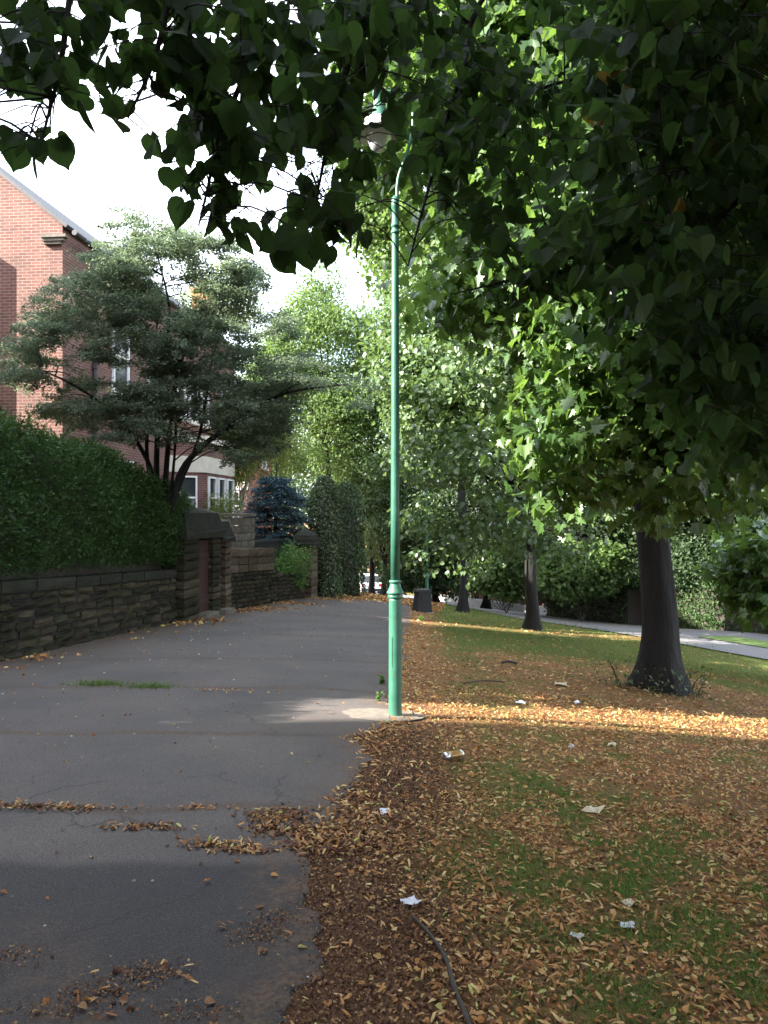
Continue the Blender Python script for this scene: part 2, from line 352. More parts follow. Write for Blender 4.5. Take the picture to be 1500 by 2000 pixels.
# asphalt
m, n, b, o = newmat("old_asphalt"); ad = N(n, "ShaderNodeAttribute", attribute_name="dirt")
tcx = N(n, "ShaderNodeTexCoord"); fine = noise(n, 160, 3, None, .8); patch = noise(n, .9, 5)
c = ramp(n, fine, [(.36, (.03, .028, .028)), (.52, (.066, .062, .061)), (.66, (.15, .138, .13))])
c = mix(n, .8, c, ramp(n, patch, [(.3, (.62, .62, .66)), (.7, (1.12, 1.05, 1.0))]), 'MULTIPLY')
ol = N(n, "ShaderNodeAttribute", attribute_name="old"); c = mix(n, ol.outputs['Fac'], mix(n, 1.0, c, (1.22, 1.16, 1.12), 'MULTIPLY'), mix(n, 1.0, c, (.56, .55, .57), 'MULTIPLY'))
wv = noise(n, 1.4, 4); dv = N(n, "ShaderNodeVectorMath", operation='ADD'); cx = N(n, "ShaderNodeCombineXYZ"); n.links.new(math_(n, 'MULTIPLY', wv, .9), cx.inputs[0]); n.links.new(math_(n, 'MULTIPLY', noise(n, 1.9, 4), .9), cx.inputs[1])
n.links.new(tcx.outputs["Object"], dv.inputs[0]); n.links.new(cx.outputs[0], dv.inputs[1])
vo = N(n, "ShaderNodeTexVoronoi", feature='DISTANCE_TO_EDGE'); vo.inputs["Scale"].default_value = .75; n.links.new(dv.outputs[0], vo.inputs["Vector"])
crk = ramp(n, vo.outputs["Distance"], [(0, (1, 1, 1)), (.006, (0, 0, 0))]); crk = math_(n, 'MULTIPLY', crk, ramp(n, noise(n, .8, 2), [(.47, (0, 0, 0)), (.55, (1, 1, 1))]))
c = mix(n, math_(n, 'MULTIPLY', crk, .75), c, (.02, .018, .016))
sa = N(n, 'ShaderNodeAttribute', attribute_name='seam'); c = mix(n, math_(n, 'MULTIPLY', sa.outputs['Fac'], math_(n, 'MULTIPLY', noise(n, 4, 3), .9)), c, (.022, .02, .018))
dn = ramp(n, noise(n, 11, 6, None, .75), [(.38, (0, 0, 0)), (.62, (1, 1, 1))]); dm = math_(n, 'MULTIPLY', ad.outputs["Fac"], dn)
c = mix(n, dm, c, ramp(n, noise(n, 45, 4), [(.35, (.05, .03, .02)), (.7, (.14, .085, .05))]))
n.links.new(c, b.inputs["Base Color"]); b.inputs["Roughness"].default_value = .82; b.inputs["Specular IOR Level"].default_value = .3
bump(n, b, math_(n, 'SUBTRACT', fine, math_(n, 'MULTIPLY', crk, .8)), .6, .006); M['asphalt'] = m
m, n, b, o = newmat("road_asphalt"); c = ramp(n, noise(n, 60, 4, None, .7), [(.3, (.10, .097, .10)), (.7, (.17, .165, .165))])
c = mix(n, .6, c, ramp(n, noise(n, .5, 4), [(.3, (.75, .75, .75)), (.7, (1.1, 1.05, 1))]), 'MULTIPLY')
n.links.new(c, b.inputs["Base Color"]); b.inputs["Roughness"].default_value = .85; M['road'] = m
M['verge'] = plain('verge_grass', (.10, .15, .03), .95, 0, .35, 25, .5)
M['pad'] = plain("sandy_concrete", (.13, .108, .086), .9, 0, .25, 14, .3)

def bare(X, Y):
    d = X - right_x(Y); return np.clip(smooth(.75, .25, d) * (.35 + .9 * fbm(X * 1.6, Y * 1.6 + 8, 3)) * smooth(10, 5, Y), 0, 1)
xs = np.concatenate([[-400, -200, -100, -60, -40], np.arange(-30, -6, 1.2), np.arange(-6, 7, .12), np.arange(7, 30, .8), [32, 40, 60, 100, 200, 400]])
ys = np.concatenate([[-200, -80, -30, -15, -8, -4], np.arange(-2, 1.5, .5), np.arange(1.5, 13, .1), np.arange(13, 32, .3), np.arange(32, 75, 1.2), [80, 90, 100, 140, 250, 600]])
ground = grid_obj("ground", xs, ys, M['ground'], 0, attr={'green': green, 'bare': bare})

# footpath sheet
mb = MB(); ys_ = np.concatenate([np.arange(-3, 1.5, .5), np.arange(1.5, 12, .03), np.arange(12, Y_END + .01, .2)]); nc = 60
V = []; D = []; OLD = []; SM = []
joints = [G(750 - 300, q)[1] for q in (1590, 1440, 1345, 1287, 1240)]
for y in ys_:
    xl = left_x(y) - .15; xr = right_x(y) + rag(y); t = np.linspace(0, 1, nc); t = 1 - (1 - t) ** 1.6; x = xl + (xr - xl) * t
    z = T(x, np.full(nc, y)) + .014; z[-1] -= .02
    V.append(np.stack([x, np.full(nc, y), z], 1))
    d = .95 * smooth(.45, .0, xr - x) + .95 * smooth(1.7, .1, x - xl)
    sm_ = 0 * x
    for k, j in enumerate(joints):
        jj = j + .12 * (fbm(x * 1.2 + k * 7, x * 0 + k, 3) - .5) * 2 + .05 * (x + 2)
        d = np.maximum(d, np.exp(-((y - jj) / .07) ** 2) * smooth(.25, .5, fbm(x * 1.7 + k * 3, x * 0 + 2.2 + k, 3)) * 1.0); sm_ = np.maximum(sm_, np.exp(-((y - jj) / (.03 + .004 * y)) ** 2))
    d = np.maximum(d, .5 * np.exp(-(((x + .35) / .8) ** 2 + ((y - 6.5) / .55) ** 2)))
    d = np.maximum(d, .55 * smooth(3.4, 2.6, y) * smooth(.4, .7, fbm(x * 2.2, np.full(nc, y * 2.2), 3)))
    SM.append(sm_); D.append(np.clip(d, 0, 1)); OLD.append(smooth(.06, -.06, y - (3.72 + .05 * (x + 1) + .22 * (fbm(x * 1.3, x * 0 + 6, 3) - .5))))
i = np.arange(len(ys_) * nc).reshape(len(ys_), nc); f = np.stack([i[:-1, :-1], i[:-1, 1:], i[1:, 1:], i[1:, :-1]], -1).reshape(-1, 4)
mb.v.append(np.concatenate(V)); mb.l.append(f.ravel()); mb.c.append(np.full(len(f), 4)); mb.mi.append(np.zeros(len(f), int)); mb.n = len(f)
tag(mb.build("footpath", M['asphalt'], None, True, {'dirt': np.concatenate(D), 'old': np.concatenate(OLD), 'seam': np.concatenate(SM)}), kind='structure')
# sandy patch round the lamp foot
LAMP = P(772, 1400, 7.28); LAMP[2] = float(T(LAMP[0], LAMP[1]))
mb = MB(); V = [(LAMP[0] - .12, LAMP[1] - .02, float(T(LAMP[0] - .12, LAMP[1])) + .03)]; rngp = np.random.default_rng(5)
for k in range(40):
    a = k / 40 * 2 * np.pi; r = (.36 + .08 * (fbm(np.array(k * .4), np.array(1.), 3) - .5) * 2); x = LAMP[0] - .1 + r * math.cos(a) * 1.05; y = LAMP[1] + r * math.sin(a) * .8
    V.append((x, y, float(T(x, y)) + .016))
mb.add(V, [(0, k + 1, (k + 1) % 40 + 1) for k in range(40)]); tag(mb.build("pavement_patch", M['pad'], None, True), kind='structure')
# road beyond the lawn
rc = bez([(24, 8), (16.5, 14.5), (11.3, 20.8), (8.6, 29), (6.0, 42), (1.5, 55), (-5, 68), (-16, 80)], 14)
tn = np.gradient(rc, axis=0); tn /= np.linalg.norm(tn, axis=1)[:, None]; nr = np.stack([tn[:, 1], -tn[:, 0]], 1)
def strip(name, o0, o1, dz, mat, cols=8, kind='structure'):
    mb = MB(); V = []
    for t in np.linspace(o0, o1, cols):
        q = rc + nr * t; V.append(np.stack([q[:, 0], q[:, 1], T(q[:, 0], q[:, 1]) + dz], 1))
    V = np.stack(V, 1); k = V.shape[0]; i = np.arange(k * cols).reshape(k, cols)
    f = np.stack([i[:-1, :-1], i[:-1, 1:], i[1:, 1:], i[1:, :-1]], -1).reshape(-1, 4)
    mb.v.append(V.reshape(-1, 3)); mb.l.append(f.ravel()); mb.c.append(np.full(len(f), 4)); mb.mi.append(np.zeros(len(f), int)); mb.n = k * cols
    return tag(mb.build(name, mat, None, True), kind=kind)
strip("road", -3.0, 2.6, .03, M['road']) 

i0 = 34
_rc, _nr = rc, nr; rc, nr = rc[:i0], nr[:i0]
strip("grass_verge", -.9, .5, .05, M['verge'])
rc, nr = _rc, _nr

# ------------------------------------------------------------------ stone and brick structures
def _rb_template(k=4):
    idx = {}; V = []; Fc = []
    def vid(p):
        p = tuple(round(q, 4) for q in p)
        if p not in idx: idx[p] = len(V); V.append(p)
        return idx[p]
    g = np.linspace(-1, 1, k)
    for ax in range(3):
        for sg in (-1, 1):
            for i in range(k - 1):
                for j in range(k - 1):
                    q = []
                    for a, c in ((g[i], g[j]), (g[i + 1], g[j]), (g[i + 1], g[j + 1]), (g[i], g[j + 1])):
                        p = [0, 0, 0]; p[ax] = sg; p[(ax + 1) % 3] = a; p[(ax + 2) % 3] = c; q.append(vid(p))
                    Fc.append(q if sg > 0 else q[::-1])
    return np.array(V, float), Fc
RBV, RBF = _rb_template()
def rough_box(mb, c, h, frame, rng, bulge=.02, jit=.006, mi=0, slope=0.0):
    """a rock faced block: c centre, h half sizes along frame columns; slope = rise per metre along the first axis"""
    p = RBV.copy(); h = np.asarray(h, float); q = p * h
    for k in range(3):
        a, b_ = (k + 1) % 3, (k + 2) % 3; on_ = np.abs(p[:, k]) > .999
        q[on_, k] += np.sign(p[on_, k]) * bulge * (1 - p[on_, a] ** 2) * (1 - p[on_, b_] ** 2)
    q += rng.normal(0, jit, q.shape)
    edge_n = (np.abs(p) > .999).sum(1); q[edge_n >= 2] *= (1 - .012 / np.maximum(h.max(), .1))
    q[:, 2] += slope * q[:, 0]
    mb.add(q @ np.asarray(frame).T + np.asarray(c), RBF, mi)
def frame2(d):
    d = np.array([d[0], d[1], 0.0]); d /= np.linalg.norm(d); nrm = np.array([d[1], -d[0], 0])   # normal to the right of d (towards the path)
    return np.stack([d, nrm, [0, 0, 1]], 1), d, nrm
def stone_wall(mb, a, b, courses, depth, rng, length=(.3, .6), bulge=.05, jit=.009, gap=.012, mi=0):
    a = np.asarray(a[:2]); b = np.asarray(b[:2]); Lw = np.linalg.norm(b - a); fr, d, nrm = frame2(b - a)
    za = float(T(*(a + nrm[:2] * depth / 2))) - .06; zb = float(T(*(b + nrm[:2] * depth / 2))) - .06; sl = (zb - za) / Lw; z = 0
    for ci, hc in enumerate(courses):
        s = -rng.random() * .3
        while s < Lw:
            l = rng.uniform(*length); s0 = max(s, 0); s1 = min(s + l, Lw)
            if s1 - s0 > .06:
                sm = (s0 + s1) / 2; c = np.array([*(a + d[:2] * sm), za + sl * sm + z + hc / 2])
                rough_box(mb, c + nrm * rng.normal(0, .006), [(s1 - s0) / 2 - gap, depth / 2, hc / 2 - gap], fr, rng, bulge, jit, mi, sl)
            s += l
        z += hc
    return za, zb, z, fr, d, nrm, Lw, sl
def core(mb, a, b, h, depth, mi=0, z0=-.3):
    a = np.asarray(a[:2]); b = np.asarray(b[:2]); fr, d, nrm = frame2(b - a); V = []
    for q in (a, b):
        zz = float(T(*q))
        for s in (-1, 1):
            for hh in (z0, h): V.append([*(q + nrm[:2] * s * depth / 2), zz + hh])
    mb.add(V, [(0, 1, 3, 2), (4, 6, 7, 5), (0, 4, 5, 1), (2, 3, 7, 6), (0, 2, 6, 4), (1, 5, 7, 3)], mi)

rng = np.random.default_rng(11)
DEP = .36
def wl(t):                                          # wall centre line, t = distance in y
    nrm = np.array([-1.0, .17]) * DEP / 2; return np.array([left_x(t), t]) + nrm
# low garden wall on the left
A0, A1 = wl(3.2), wl(16.25)
root = thing("garden_wall", "low dark rock-faced stone wall with flat coping below the big dark hedge", "wall", on(*A1))
mb = MB(); h1 = [.155, .15, .14, .15, .14, .14, .13]
for p, q in ((A0, wl(10.7)), (wl(10.7), A1)): za, zb, zt, *_ = stone_wall(mb, p, q, h1, DEP, rng)
core(mb, A0, A1, sum(h1) - .1, DEP - .05, 1)
o = mb.build("masonry", [M['stone'], M['mortar']]); o.parent = root; o.matrix_parent_inverse = Matrix.Translation(-Vector(root.location))
mb = MB()
for p, q in ((A0, wl(10.7)), (wl(10.7), A1)):
    a = np.asarray(p); b_ = np.asarray(q); fr, d, nrm = frame2(b_ - a); Lw = np.linalg.norm(b_ - a); s = 0; za = float(T(*a)) - .06; zb = float(T(*b_)) - .06; sl = (zb - za) / Lw
    while s < Lw - .05:
        l = min(rng.uniform(.7, 1.1), Lw - s); sm = s + l / 2
        rough_box(mb, [*(a + d[:2] * sm), za + sl * sm + sum(h1) + .085], [l / 2 - .004, DEP / 2 + .03, .085], fr, rng, .006, .004, 0, sl); s += l
o = mb.build("coping", M['capstone']); o.parent = root; o.matrix_parent_inverse = Matrix.Translation(-Vector(root.location))
def child(mb, name, mats, root, smooth=False, label=None):
    o = mb.build(name, mats, None, smooth); o.parent = root
    bpy.context.view_layer.update() if False else None
    o.matrix_parent_inverse = (Matrix.Translation(root.location) @ Matrix.Rotation(root.rotation_euler[2], 4, 'Z')).inverted()
    if label: o["label"] = label
    return o

# gateway
Yg0, Yg1 = 16.3, 19.05
ga, gb = wl(Yg0), wl(Yg1); fr, gd, gn = frame2(gb - ga); gL = np.linalg.norm(gb - ga)
def gp(s, off=0.0, z=0.0): q = ga + gd[:2] * s + gn[:2] * off; return np.array([q[0], q[1], float(T(*(ga + gd[:2] * s))) + z])
root = thing("stone_gateway", "blackened stone gateway with heavy cap stones and a dull red door", "gateway", tuple(gp(gL / 2)))
def pier(mb, s0, s1, top, hc, depth=.5, off=0.0):
    z = -.1
    while z < top - .02:
        h = min(hc * rng.uniform(.9, 1.1), top - z)
        if top - z - h < .06: h = top - z
        rough_box(mb, gp((s0 + s1) / 2, off, z + h / 2), [(s1 - s0) / 2, depth / 2, h / 2 - .006], fr, rng, .022, .007); z += h
mb = MB(); pier(mb, .02, .78, 1.78, .19, .56, .06); child(mb, "pier", M['stone'], root)
mb = MB(); pier(mb, 1.52, 1.98, 1.78, .16, .56, .06); child(mb, "pier", M['stone'], root)
mb = MB(); pier(mb, 2.40, gL - .03, 1.72, .17, .52, .02); child(mb, "pier", M['stone_brown'], root, label="narrow brown pier at the far end of the gateway")
mb = MB()
rough_box(mb, gp(1.0, .06, 1.78 + .10), [1.06, .37, .10], fr, rng, .01, .006)
q = np.array([[-1.0, -.33, 0], [1.0, -.33, 0], [1.0, .33, 0], [-1.0, .33, 0], [-.9, -.24, .36], [.9, -.24, .36], [.9, .24, .36], [-.9, .24, .36], [-.55, -.03, .5], [.6, -.03, .46], [.6, .03, .46], [-.55, .03, .5]])
mb.add(q @ fr.T + gp(1.0, .06, 1.985), [(0, 1, 5, 4), (1, 2, 6, 5), (2, 3, 7, 6), (3, 0, 4, 7), (4, 5, 9, 8), (5, 6, 10, 9), (6, 7, 11, 10), (7, 4, 8, 11), (8, 9, 10, 11), (3, 2, 1, 0)])
child(mb, "cap_stone", M['capstone'], root)
mb = MB(); rough_box(mb, gp(2.42, .03, 1.78), [.42, .34, .06], fr, rng, .01, .006)
q = np.array([[-.4, -.3, 0], [.4, -.3, 0], [.4, .3, 0], [-.4, .3, 0], [-.26, -.2, .36], [.26, -.2, .36], [.26, .2, .36], [-.26, .2, .36], [-.05, 0, .47], [.05, 0, .47]])
mb.add(q @ fr.T + gp(2.42, .03, 1.845), [(0, 1, 5, 4), (1, 2, 6, 5), (2, 3, 7, 6), (3, 0, 4, 7), (4, 5, 9, 8), (5, 6, 9), (6, 7, 8, 9), (7, 4, 8), (3, 2, 1, 0)])
child(mb, "cap_stone", M['capstone'], root)
mb = MB()
for k in range(6):
    rough_box(mb, gp(.85 + .117 * k, .2, .88), [.056, .025, .87], fr, rng, .001, .001)
for z in (.35, 1.4): rough_box(mb, gp(1.15, .23, z), [.345, .012, .06], fr, rng, .001, .001)
door = child(mb, "door", M['red_door'], root)
mb = MB(); mb.tube([gp(1.42, .22, .92), gp(1.42, .28, .92), gp(1.34, .28, .92)], .012, 6); ho = mb.build("handle", M['metal']); ho.parent = door
ho.matrix_parent_inverse = Matrix.Translation(-Vector(root.location))
mb = MB()
for k in range(4): rough_box(mb, gp(2.03 + .1 * k, .1, .85), [.048, .02, .85], fr, rng, .001, .001)
child(mb, "gate_panel", M['dwood'], root)
mb = MB(); rough_box(mb, gp(1.15, .36, .05), [.36, .14, .07], fr, rng, .006, .004); child(mb, "doorstep", M['render'], root)
mb = MB(); rough_box(mb, gp(2.2, .34, .05), [.3, .13, .07], fr, rng, .006, .004); child(mb, "doorstep", M['render'], root)

# second wall, tall panel, gate pillar
B0, B1, B2 = wl(19.1), wl(22.1), wl(24.3)
root = thing("boundary_wall", "lighter brown coursed stone wall between the gateway and the domed pillar", "wall", on(*B1))
mb = MB(); h2 = [.11] * 9
stone_wall(mb, B0, B1, h2, DEP, rng, (.22, .42), .036); stone_wall(mb, B1, B2, h2[:8], DEP, rng, (.22, .42), .036)
core(mb, B0, B1, .9, DEP - .06, 1); core(mb, B1, B2, .8, DEP - .06, 1); child(mb, "masonry", [M['stone'], M['mortar']], root)
mb = MB(); a, b_ = B0, wl(21.9)
z0 = sum(h2) - .06
for ci, hc in enumerate((.2, .2, .22)):
    fr2, d2, n2 = frame2(b_ - a); Lw = np.linalg.norm(b_ - a); k = 5; za = float(T(*a)); zb = float(T(*b_)); sl = (zb - za) / Lw
    for s in range(k):
        sm = (s + .5) * Lw / k
        rough_box(mb, [*(a + d2[:2] * sm), za + sl * sm + z0 + hc / 2], [Lw / k / 2 - .005, DEP / 2 - .01 + (.03 if ci == 2 else 0), hc / 2 - .004], fr2, rng, .004, .004, 0, sl)
    z0 += hc
child(mb, "upper_courses", M['stone_brown'], root)
root = thing("block_wall", "plain grey rendered block wall standing behind the lower stone wall", "wall", on(*wl(21)))
mb = MB(); off = np.array([-.62, .1]); a, b_ = wl(19.4) + off, wl(22.2) + off; fr2, d2, n2 = frame2(b_ - a); Lw = np.linalg.norm(b_ - a)
zt = float(T(*wl(20.7)))
for r_ in range(11):
    o_ = (r_ % 2) * .22
    for s in np.arange(-o_, Lw, .44):
        s0, s1 = max(0, s), min(Lw, s + .44)
        if s1 - s0 < .05: continue
        rough_box(mb, [*(a + d2[:2] * (s0 + s1) / 2), zt + .1 + r_ * .215], [(s1 - s0) / 2 - .001, .1, .1055], fr2, rng, .0, .0015)
child(mb, "masonry", M['render'], root)
mb = MB(); rough_box(mb, [*(a + d2[:2] * Lw / 2), zt + .1 + 10.9 * .215], [Lw / 2 + .03, .13, .04], fr2, rng, 0, .003); child(mb, "coping", M['render'], root)
pc = wl(24.75) + np.array([.03, 0]); root = thing("gate_pillar", "square stone gate pillar with a domed cap beside the ivy", "pillar", on(*pc))
fr3, d3, n3 = frame2(WL[3] - WL[2]); z = -.1; mb = MB()
while z < 1.68:
    rough_box(mb, [*pc, float(T(*pc)) + z + .12], [.3, .3, .116], fr3, rng, .012, .006); z += .24
child(mb, "pier", M['stone_brown'], root)
mb = MB(); zz = float(T(*pc)) + 1.72
rough_box(mb, [*pc, zz], [.37, .37, .05], fr3, rng, .004, .004)
V = []
for k, (r_, h_) in enumerate([(.35, .05), (.34, .14), (.30, .27), (.2, .37), (.07, .43)]):
    for sx, sy in ((-1, -1), (1, -1), (1, 1), (-1, 1)): V.append((fr3 @ np.array([sx * r_, sy * r_, 0])) + np.array([*pc, zz + h_]))
Fc = []
for k in range(4):
    for j in range(4): Fc.append((k * 4 + j, k * 4 + (j + 1) % 4, k * 4 + 4 + (j + 1) % 4, k * 4 + 4 + j))
Fc.append((16, 17, 18, 19)); Fc.append((3, 2, 1, 0)); mb.add(V, Fc); child(mb, "cap_stone", M['capstone'], root)
# far dark driveway gate between block wall and pillar
root = thing("driveway_gate", "dark board gate behind the bush beside the domed pillar", "gate", on(*(wl(23.4) + np.array([-.9, 0]))))
mb = MB(); a = wl(22.4) + np.array([-.8, .1]); b_ = wl(25.3) + np.array([-.75, .1]); fr2, d2, n2 = frame2(b_ - a); Lw = np.linalg.norm(b_ - a)
for k in range(18):
    sm = (k + .5) * Lw / 18; q = a + d2[:2] * sm; rough_box(mb, [*q, float(T(*wl(23.8))) + .85], [Lw / 36 - .004, .02, .9], fr2, rng, 0, .001)
child(mb, "board_panel", M['dwood'], root)
mb = MB(); rough_box(mb, [*(a + d2[:2] * Lw / 2), float(T(*wl(23.8))) + 1.78], [Lw / 2, .05, .04], fr2, rng, 0, .001); child(mb, "rail", M['dwood'], root)

# ------------------------------------------------------------------ houses (local x = to the right/street side, y = away along the street)
def prism(mb, poly, z0, z1, mi=0):
    k = len(poly); V = [(x, y, z0) for x, y in poly] + [(x, y, z1) for x, y in poly]
    mb.add(V, [tuple(range(k - 1, -1, -1)), tuple(range(k, 2 * k))] + [(i, (i + 1) % k, k + (i + 1) % k, k + i) for i in range(k)], mi)
def window(root, c, wdt, hgt, axis, name="window", sash=True):
    """axis = outward direction on plan; c = centre on the wall face"""
    ax = np.array([*axis, 0.0]); ax /= np.linalg.norm(ax); u = np.array([-ax[1], ax[0], 0]); Mx = np.stack([u, ax, [0, 0, 1]], 1)
    def bx(mb, cu, cn, cz, hu, hn, hz): mb.box((0, 0, 0), (hu, hn, hz), 0); mb.v[-1] = mb.v[-1] @ Mx.T + np.asarray(c) + u * cu + ax * cn + np.array([0, 0, cz])
    mb = MB(); t = .055
    bx(mb, -wdt / 2 + t / 2, .02, 0, t / 2, .05, hgt / 2); bx(mb, wdt / 2 - t / 2, .02, 0, t / 2, .05, hgt / 2)
    bx(mb, 0, .02, hgt / 2 - t / 2, wdt / 2 - t, .05, t / 2); bx(mb, 0, .02, -hgt / 2 + t / 2, wdt / 2 - t, .05, t / 2)
    if sash: bx(mb, 0, .015, hgt * .08, wdt / 2 - t, .04, .03)
    fo = mb.build(name, M['white'], root)
    mb = MB(); bx(mb, 0, .0, 0, wdt / 2 - t, .012, hgt / 2 - t); mb.build("pane", M['glass'], fo)
    mb = MB(); bx(mb, 0, .05, -hgt / 2 - .05, wdt / 2 + .1, .09, .05); mb.build("sill", M['cream'], fo)
def house(name, label, loc, rz, W, D, eave, pitch, brick, bays, wins, base=-3.0):
    root = thing(name, label, "house", loc, rz)
    ridge = eave + W / 2 * math.tan(pitch); mb = MB()
    V = [(0, 0, base), (-W, 0, base), (0, 0, eave), (-W, 0, eave), (-W / 2, 0, ridge)]; V += [(x, D, z) for x, y, z in V]
    mb.add(V, [(0, 2, 4, 3, 1), (5, 6, 8, 9, 7), (0, 5, 7, 2), (1, 3, 8, 6), (2, 7, 9, 4), (4, 9, 8, 3), (0, 1, 6, 5)])
    mb.build("wall", brick, root)
    t = .09; ov = .14; mb = MB(); ct, st = math.cos(pitch), math.sin(pitch)
    for s in (1, -1):
        pts = []
        for (lx, lz) in ((-W / 2, ridge), (0 + ov * ct, eave - ov * st)):
            x = lx if s == 1 else -W - lx
            for y in (-.06, D + .06):
                for q in (.004, t): pts.append((x + s * st * q if True else x, y, lz + ct * q))
        mb.add(pts, [(0, 1, 3, 2), (4, 6, 7, 5), (0, 4, 5, 1), (2, 3, 7, 6), (0, 2, 6, 4), (1, 5, 7, 3)])
    roof = mb.build("roof", M['slate'], root)
    return root, roof, ridge
def chimney(roof, x, y, z0, z1, brick, w=.45, l=.9):
    mb = MB(); mb.box((x, y, (z0 + z1) / 2), (w, l, (z1 - z0) / 2)); mb.box((x, y, z1 + .08), (w + .07, l + .07, .078)); mb.build("chimney", brick, roof)
    for k in (-.5, 0, .5):
        mb = MB(); mb.lathe([(.13, z1 + .16), (.12, z1 + .5), (.15, z1 + .52), (.15, z1 + .6), (.1, z1 + .6)], (x, y + k * l, 0), 12); mb.build("chimney_pot", M['brick2'], roof)
def bay(root, x0, y0, y1, prj, z0, z1, brick, storey_z, cham=.75):
    """canted bay on the street side (x = 0 plane)"""
    poly = [(x0 - .1, y0), (x0 + prj, y0 + cham), (x0 + prj, y1 - cham), (x0 - .1, y1)]
    mb = MB(); prism(mb, poly, z0, z1); mb.build("bay", brick, root)
    def grow(g): return [(x0 - .1, y0 - g), (x0 + prj + g, y0 + cham - g * .6), (x0 + prj + g, y1 - cham + g * .6), (x0 - .1, y1 + g)]
    for za, zb, g in storey_z:
        mb = MB(); prism(mb, grow(g), za, zb); mb.build("stone_band", M['cream'], root)
    return poly

HB = P(122, 1000, 19.0)[:2]; rz = -math.atan(.10)
zg = 0.0
hb, roofb, ridge_b = house("brick_house", "tall red brick gabled house rising behind the hedge", (HB[0], HB[1], 0), rz, 8.6, 14.5, 8.65, R(38.5), M['brick'], None, None)
chimney(roofb, -1.2, 14.0, 8.6, 10.9, M['brick2'], .35, .5)
mb = MB(); prism(mb, [(-3.2, -.5), (-2.4, -.5), (-2.4, .01), (-3.2, .01)], -3, 8.4); mb.build("chimney_breast", M['brick'], hb)
mb = MB(); 
for k in range(3): mb.box((-.22 + .03 * k, -.04 - .02 * k, 8.2 + .07 * k), (.22 + .05 * k, .05 + .02 * k, .034))
mb.build("corbel", M['render'], hb)
mb = MB(); mb.tube([(.07, 1.55, -2), (.07, 1.55, 8.2)], .055, 8)
for z in (1, 3.2, 5.4, 7.4): mb.lathe([(.07, z), (.075, z + .01), (.075, z + .09), (.07, z + .1)], (.07, 1.55, 0), 8)
mb.build("drainpipe", M['dwood'], hb)
mb = MB(); mb.tube([(.36, -.1, 8.42), (.36, 14.6, 8.42)], .07, 8); mb.build("gutter", M['dwood'], hb)
for y, z, w_, h_ in ((3.2, 5.9, 1.0, 1.9), (5.6, 5.9, 1.0, 1.9), (3.4, 2.0, 1.2, 2.2)):
    window(hb, (.004, y, z), w_, h_, (1, 0))
poly = bay(hb, 0, 6.9, 11.6, 1.05, -3, 4.15, M['brick'], [(2.95, 3.5, .04), (3.98, 4.2, .09), (4.9, 4.95, -.2)][:2])
def bay_windows(root, poly, z, h):
    pts = [np.array(p) for p in poly]
    for a, b_, wd in ((pts[0], pts[1], .62), (pts[2], pts[3], .62)):
        d = (b_ - a) / np.linalg.norm(b_ - a); c = a * .46 + b_ * .54 if a is pts[0] else a * .54 + b_ * .46
        window(root, (*(c + np.array([d[1], -d[0]]) * .004), z), wd, h, (d[1], -d[0]))
    a, b_ = pts[1], pts[2]
    for f_ in (.17, .5, .83):
        c = a * (1 - f_) + b_ * f_; window(root, (c[0] + .004, c[1], z), .78, h, (1, 0))
bay_windows(hb, poly, 1.95, 1.75)
for y in (8.0, 9.25, 10.5): window(hb, (.004, y, 5.75), .85, 1.75, (1, 0))
window(hb, (.004, 13.0, 2.0), .9, 2.0, (1, 0)); window(hb, (.004, 13.0, 5.8), .9, 1.7, (1, 0))
# next house
H2 = P(482, 1000, 37.0)[:2]
h2, roof2, r2 = house("brick_house", "orange brick house glimpsed beyond the spreading garden tree", (H2[0], H2[1], 0), rz, 8.0, 5, 6.3, R(36), M['brick2'], None, None, -4.5)
chimney(roof2, -4, 2.0, 8.4, 10.6, M['brick2'])
window(h2, (-.75, -.004, 1.75), .85, 1.7, (0, -1)); window(h2, (-2.2, -.004, 1.75), .85, 1.7, (0, -1)); window(h2, (-1.6, -.004, 4.6), .9, 1.6, (0, -1))
mb = MB(); mb.box((-1.5, -.05, 2.85), (1.6, .055, .2)); mb.build("stone_band", M['cream'], h2)
for y in (3.2,): window(h2, (.004, y, 4.6), .9, 1.5, (1, 0))

# unseen house added on the left to shade the near path and lawn
HAc = 7.06                                                    # beam line that passes its corner
hx = -8.2; ha_rz = math.atan(SUN_SL)
hA, roofA, rA = house("brick_house", "unseen red brick house added left of the path to shade the foreground", (0, 0, 0), 0, 22, 9.5, 9.2, R(33), M['brick'], None, None)
hA.rotation_euler[2] = math.pi / 2 * 0 + ha_rz
# local +x runs along the beam, local +y to its left: put the far gable on the beam line
ex = np.array([math.cos(ha_rz), math.sin(ha_rz)]); ey = np.array([-ex[1], ex[0]])
cor = np.array([hx, HAc + SUN_SL * hx]); org = cor - ey * 9.56
hA.location = (org[0], org[1], 0)
hA2 = copy_tree(hA); o2 = org - ey * 11.5; hA2.location = (o2[0], o2[1], 0); hA2["label"] = "second unseen red brick house added further back behind the camera for its shade"  # unseen copy of the shading house, added behind the camera

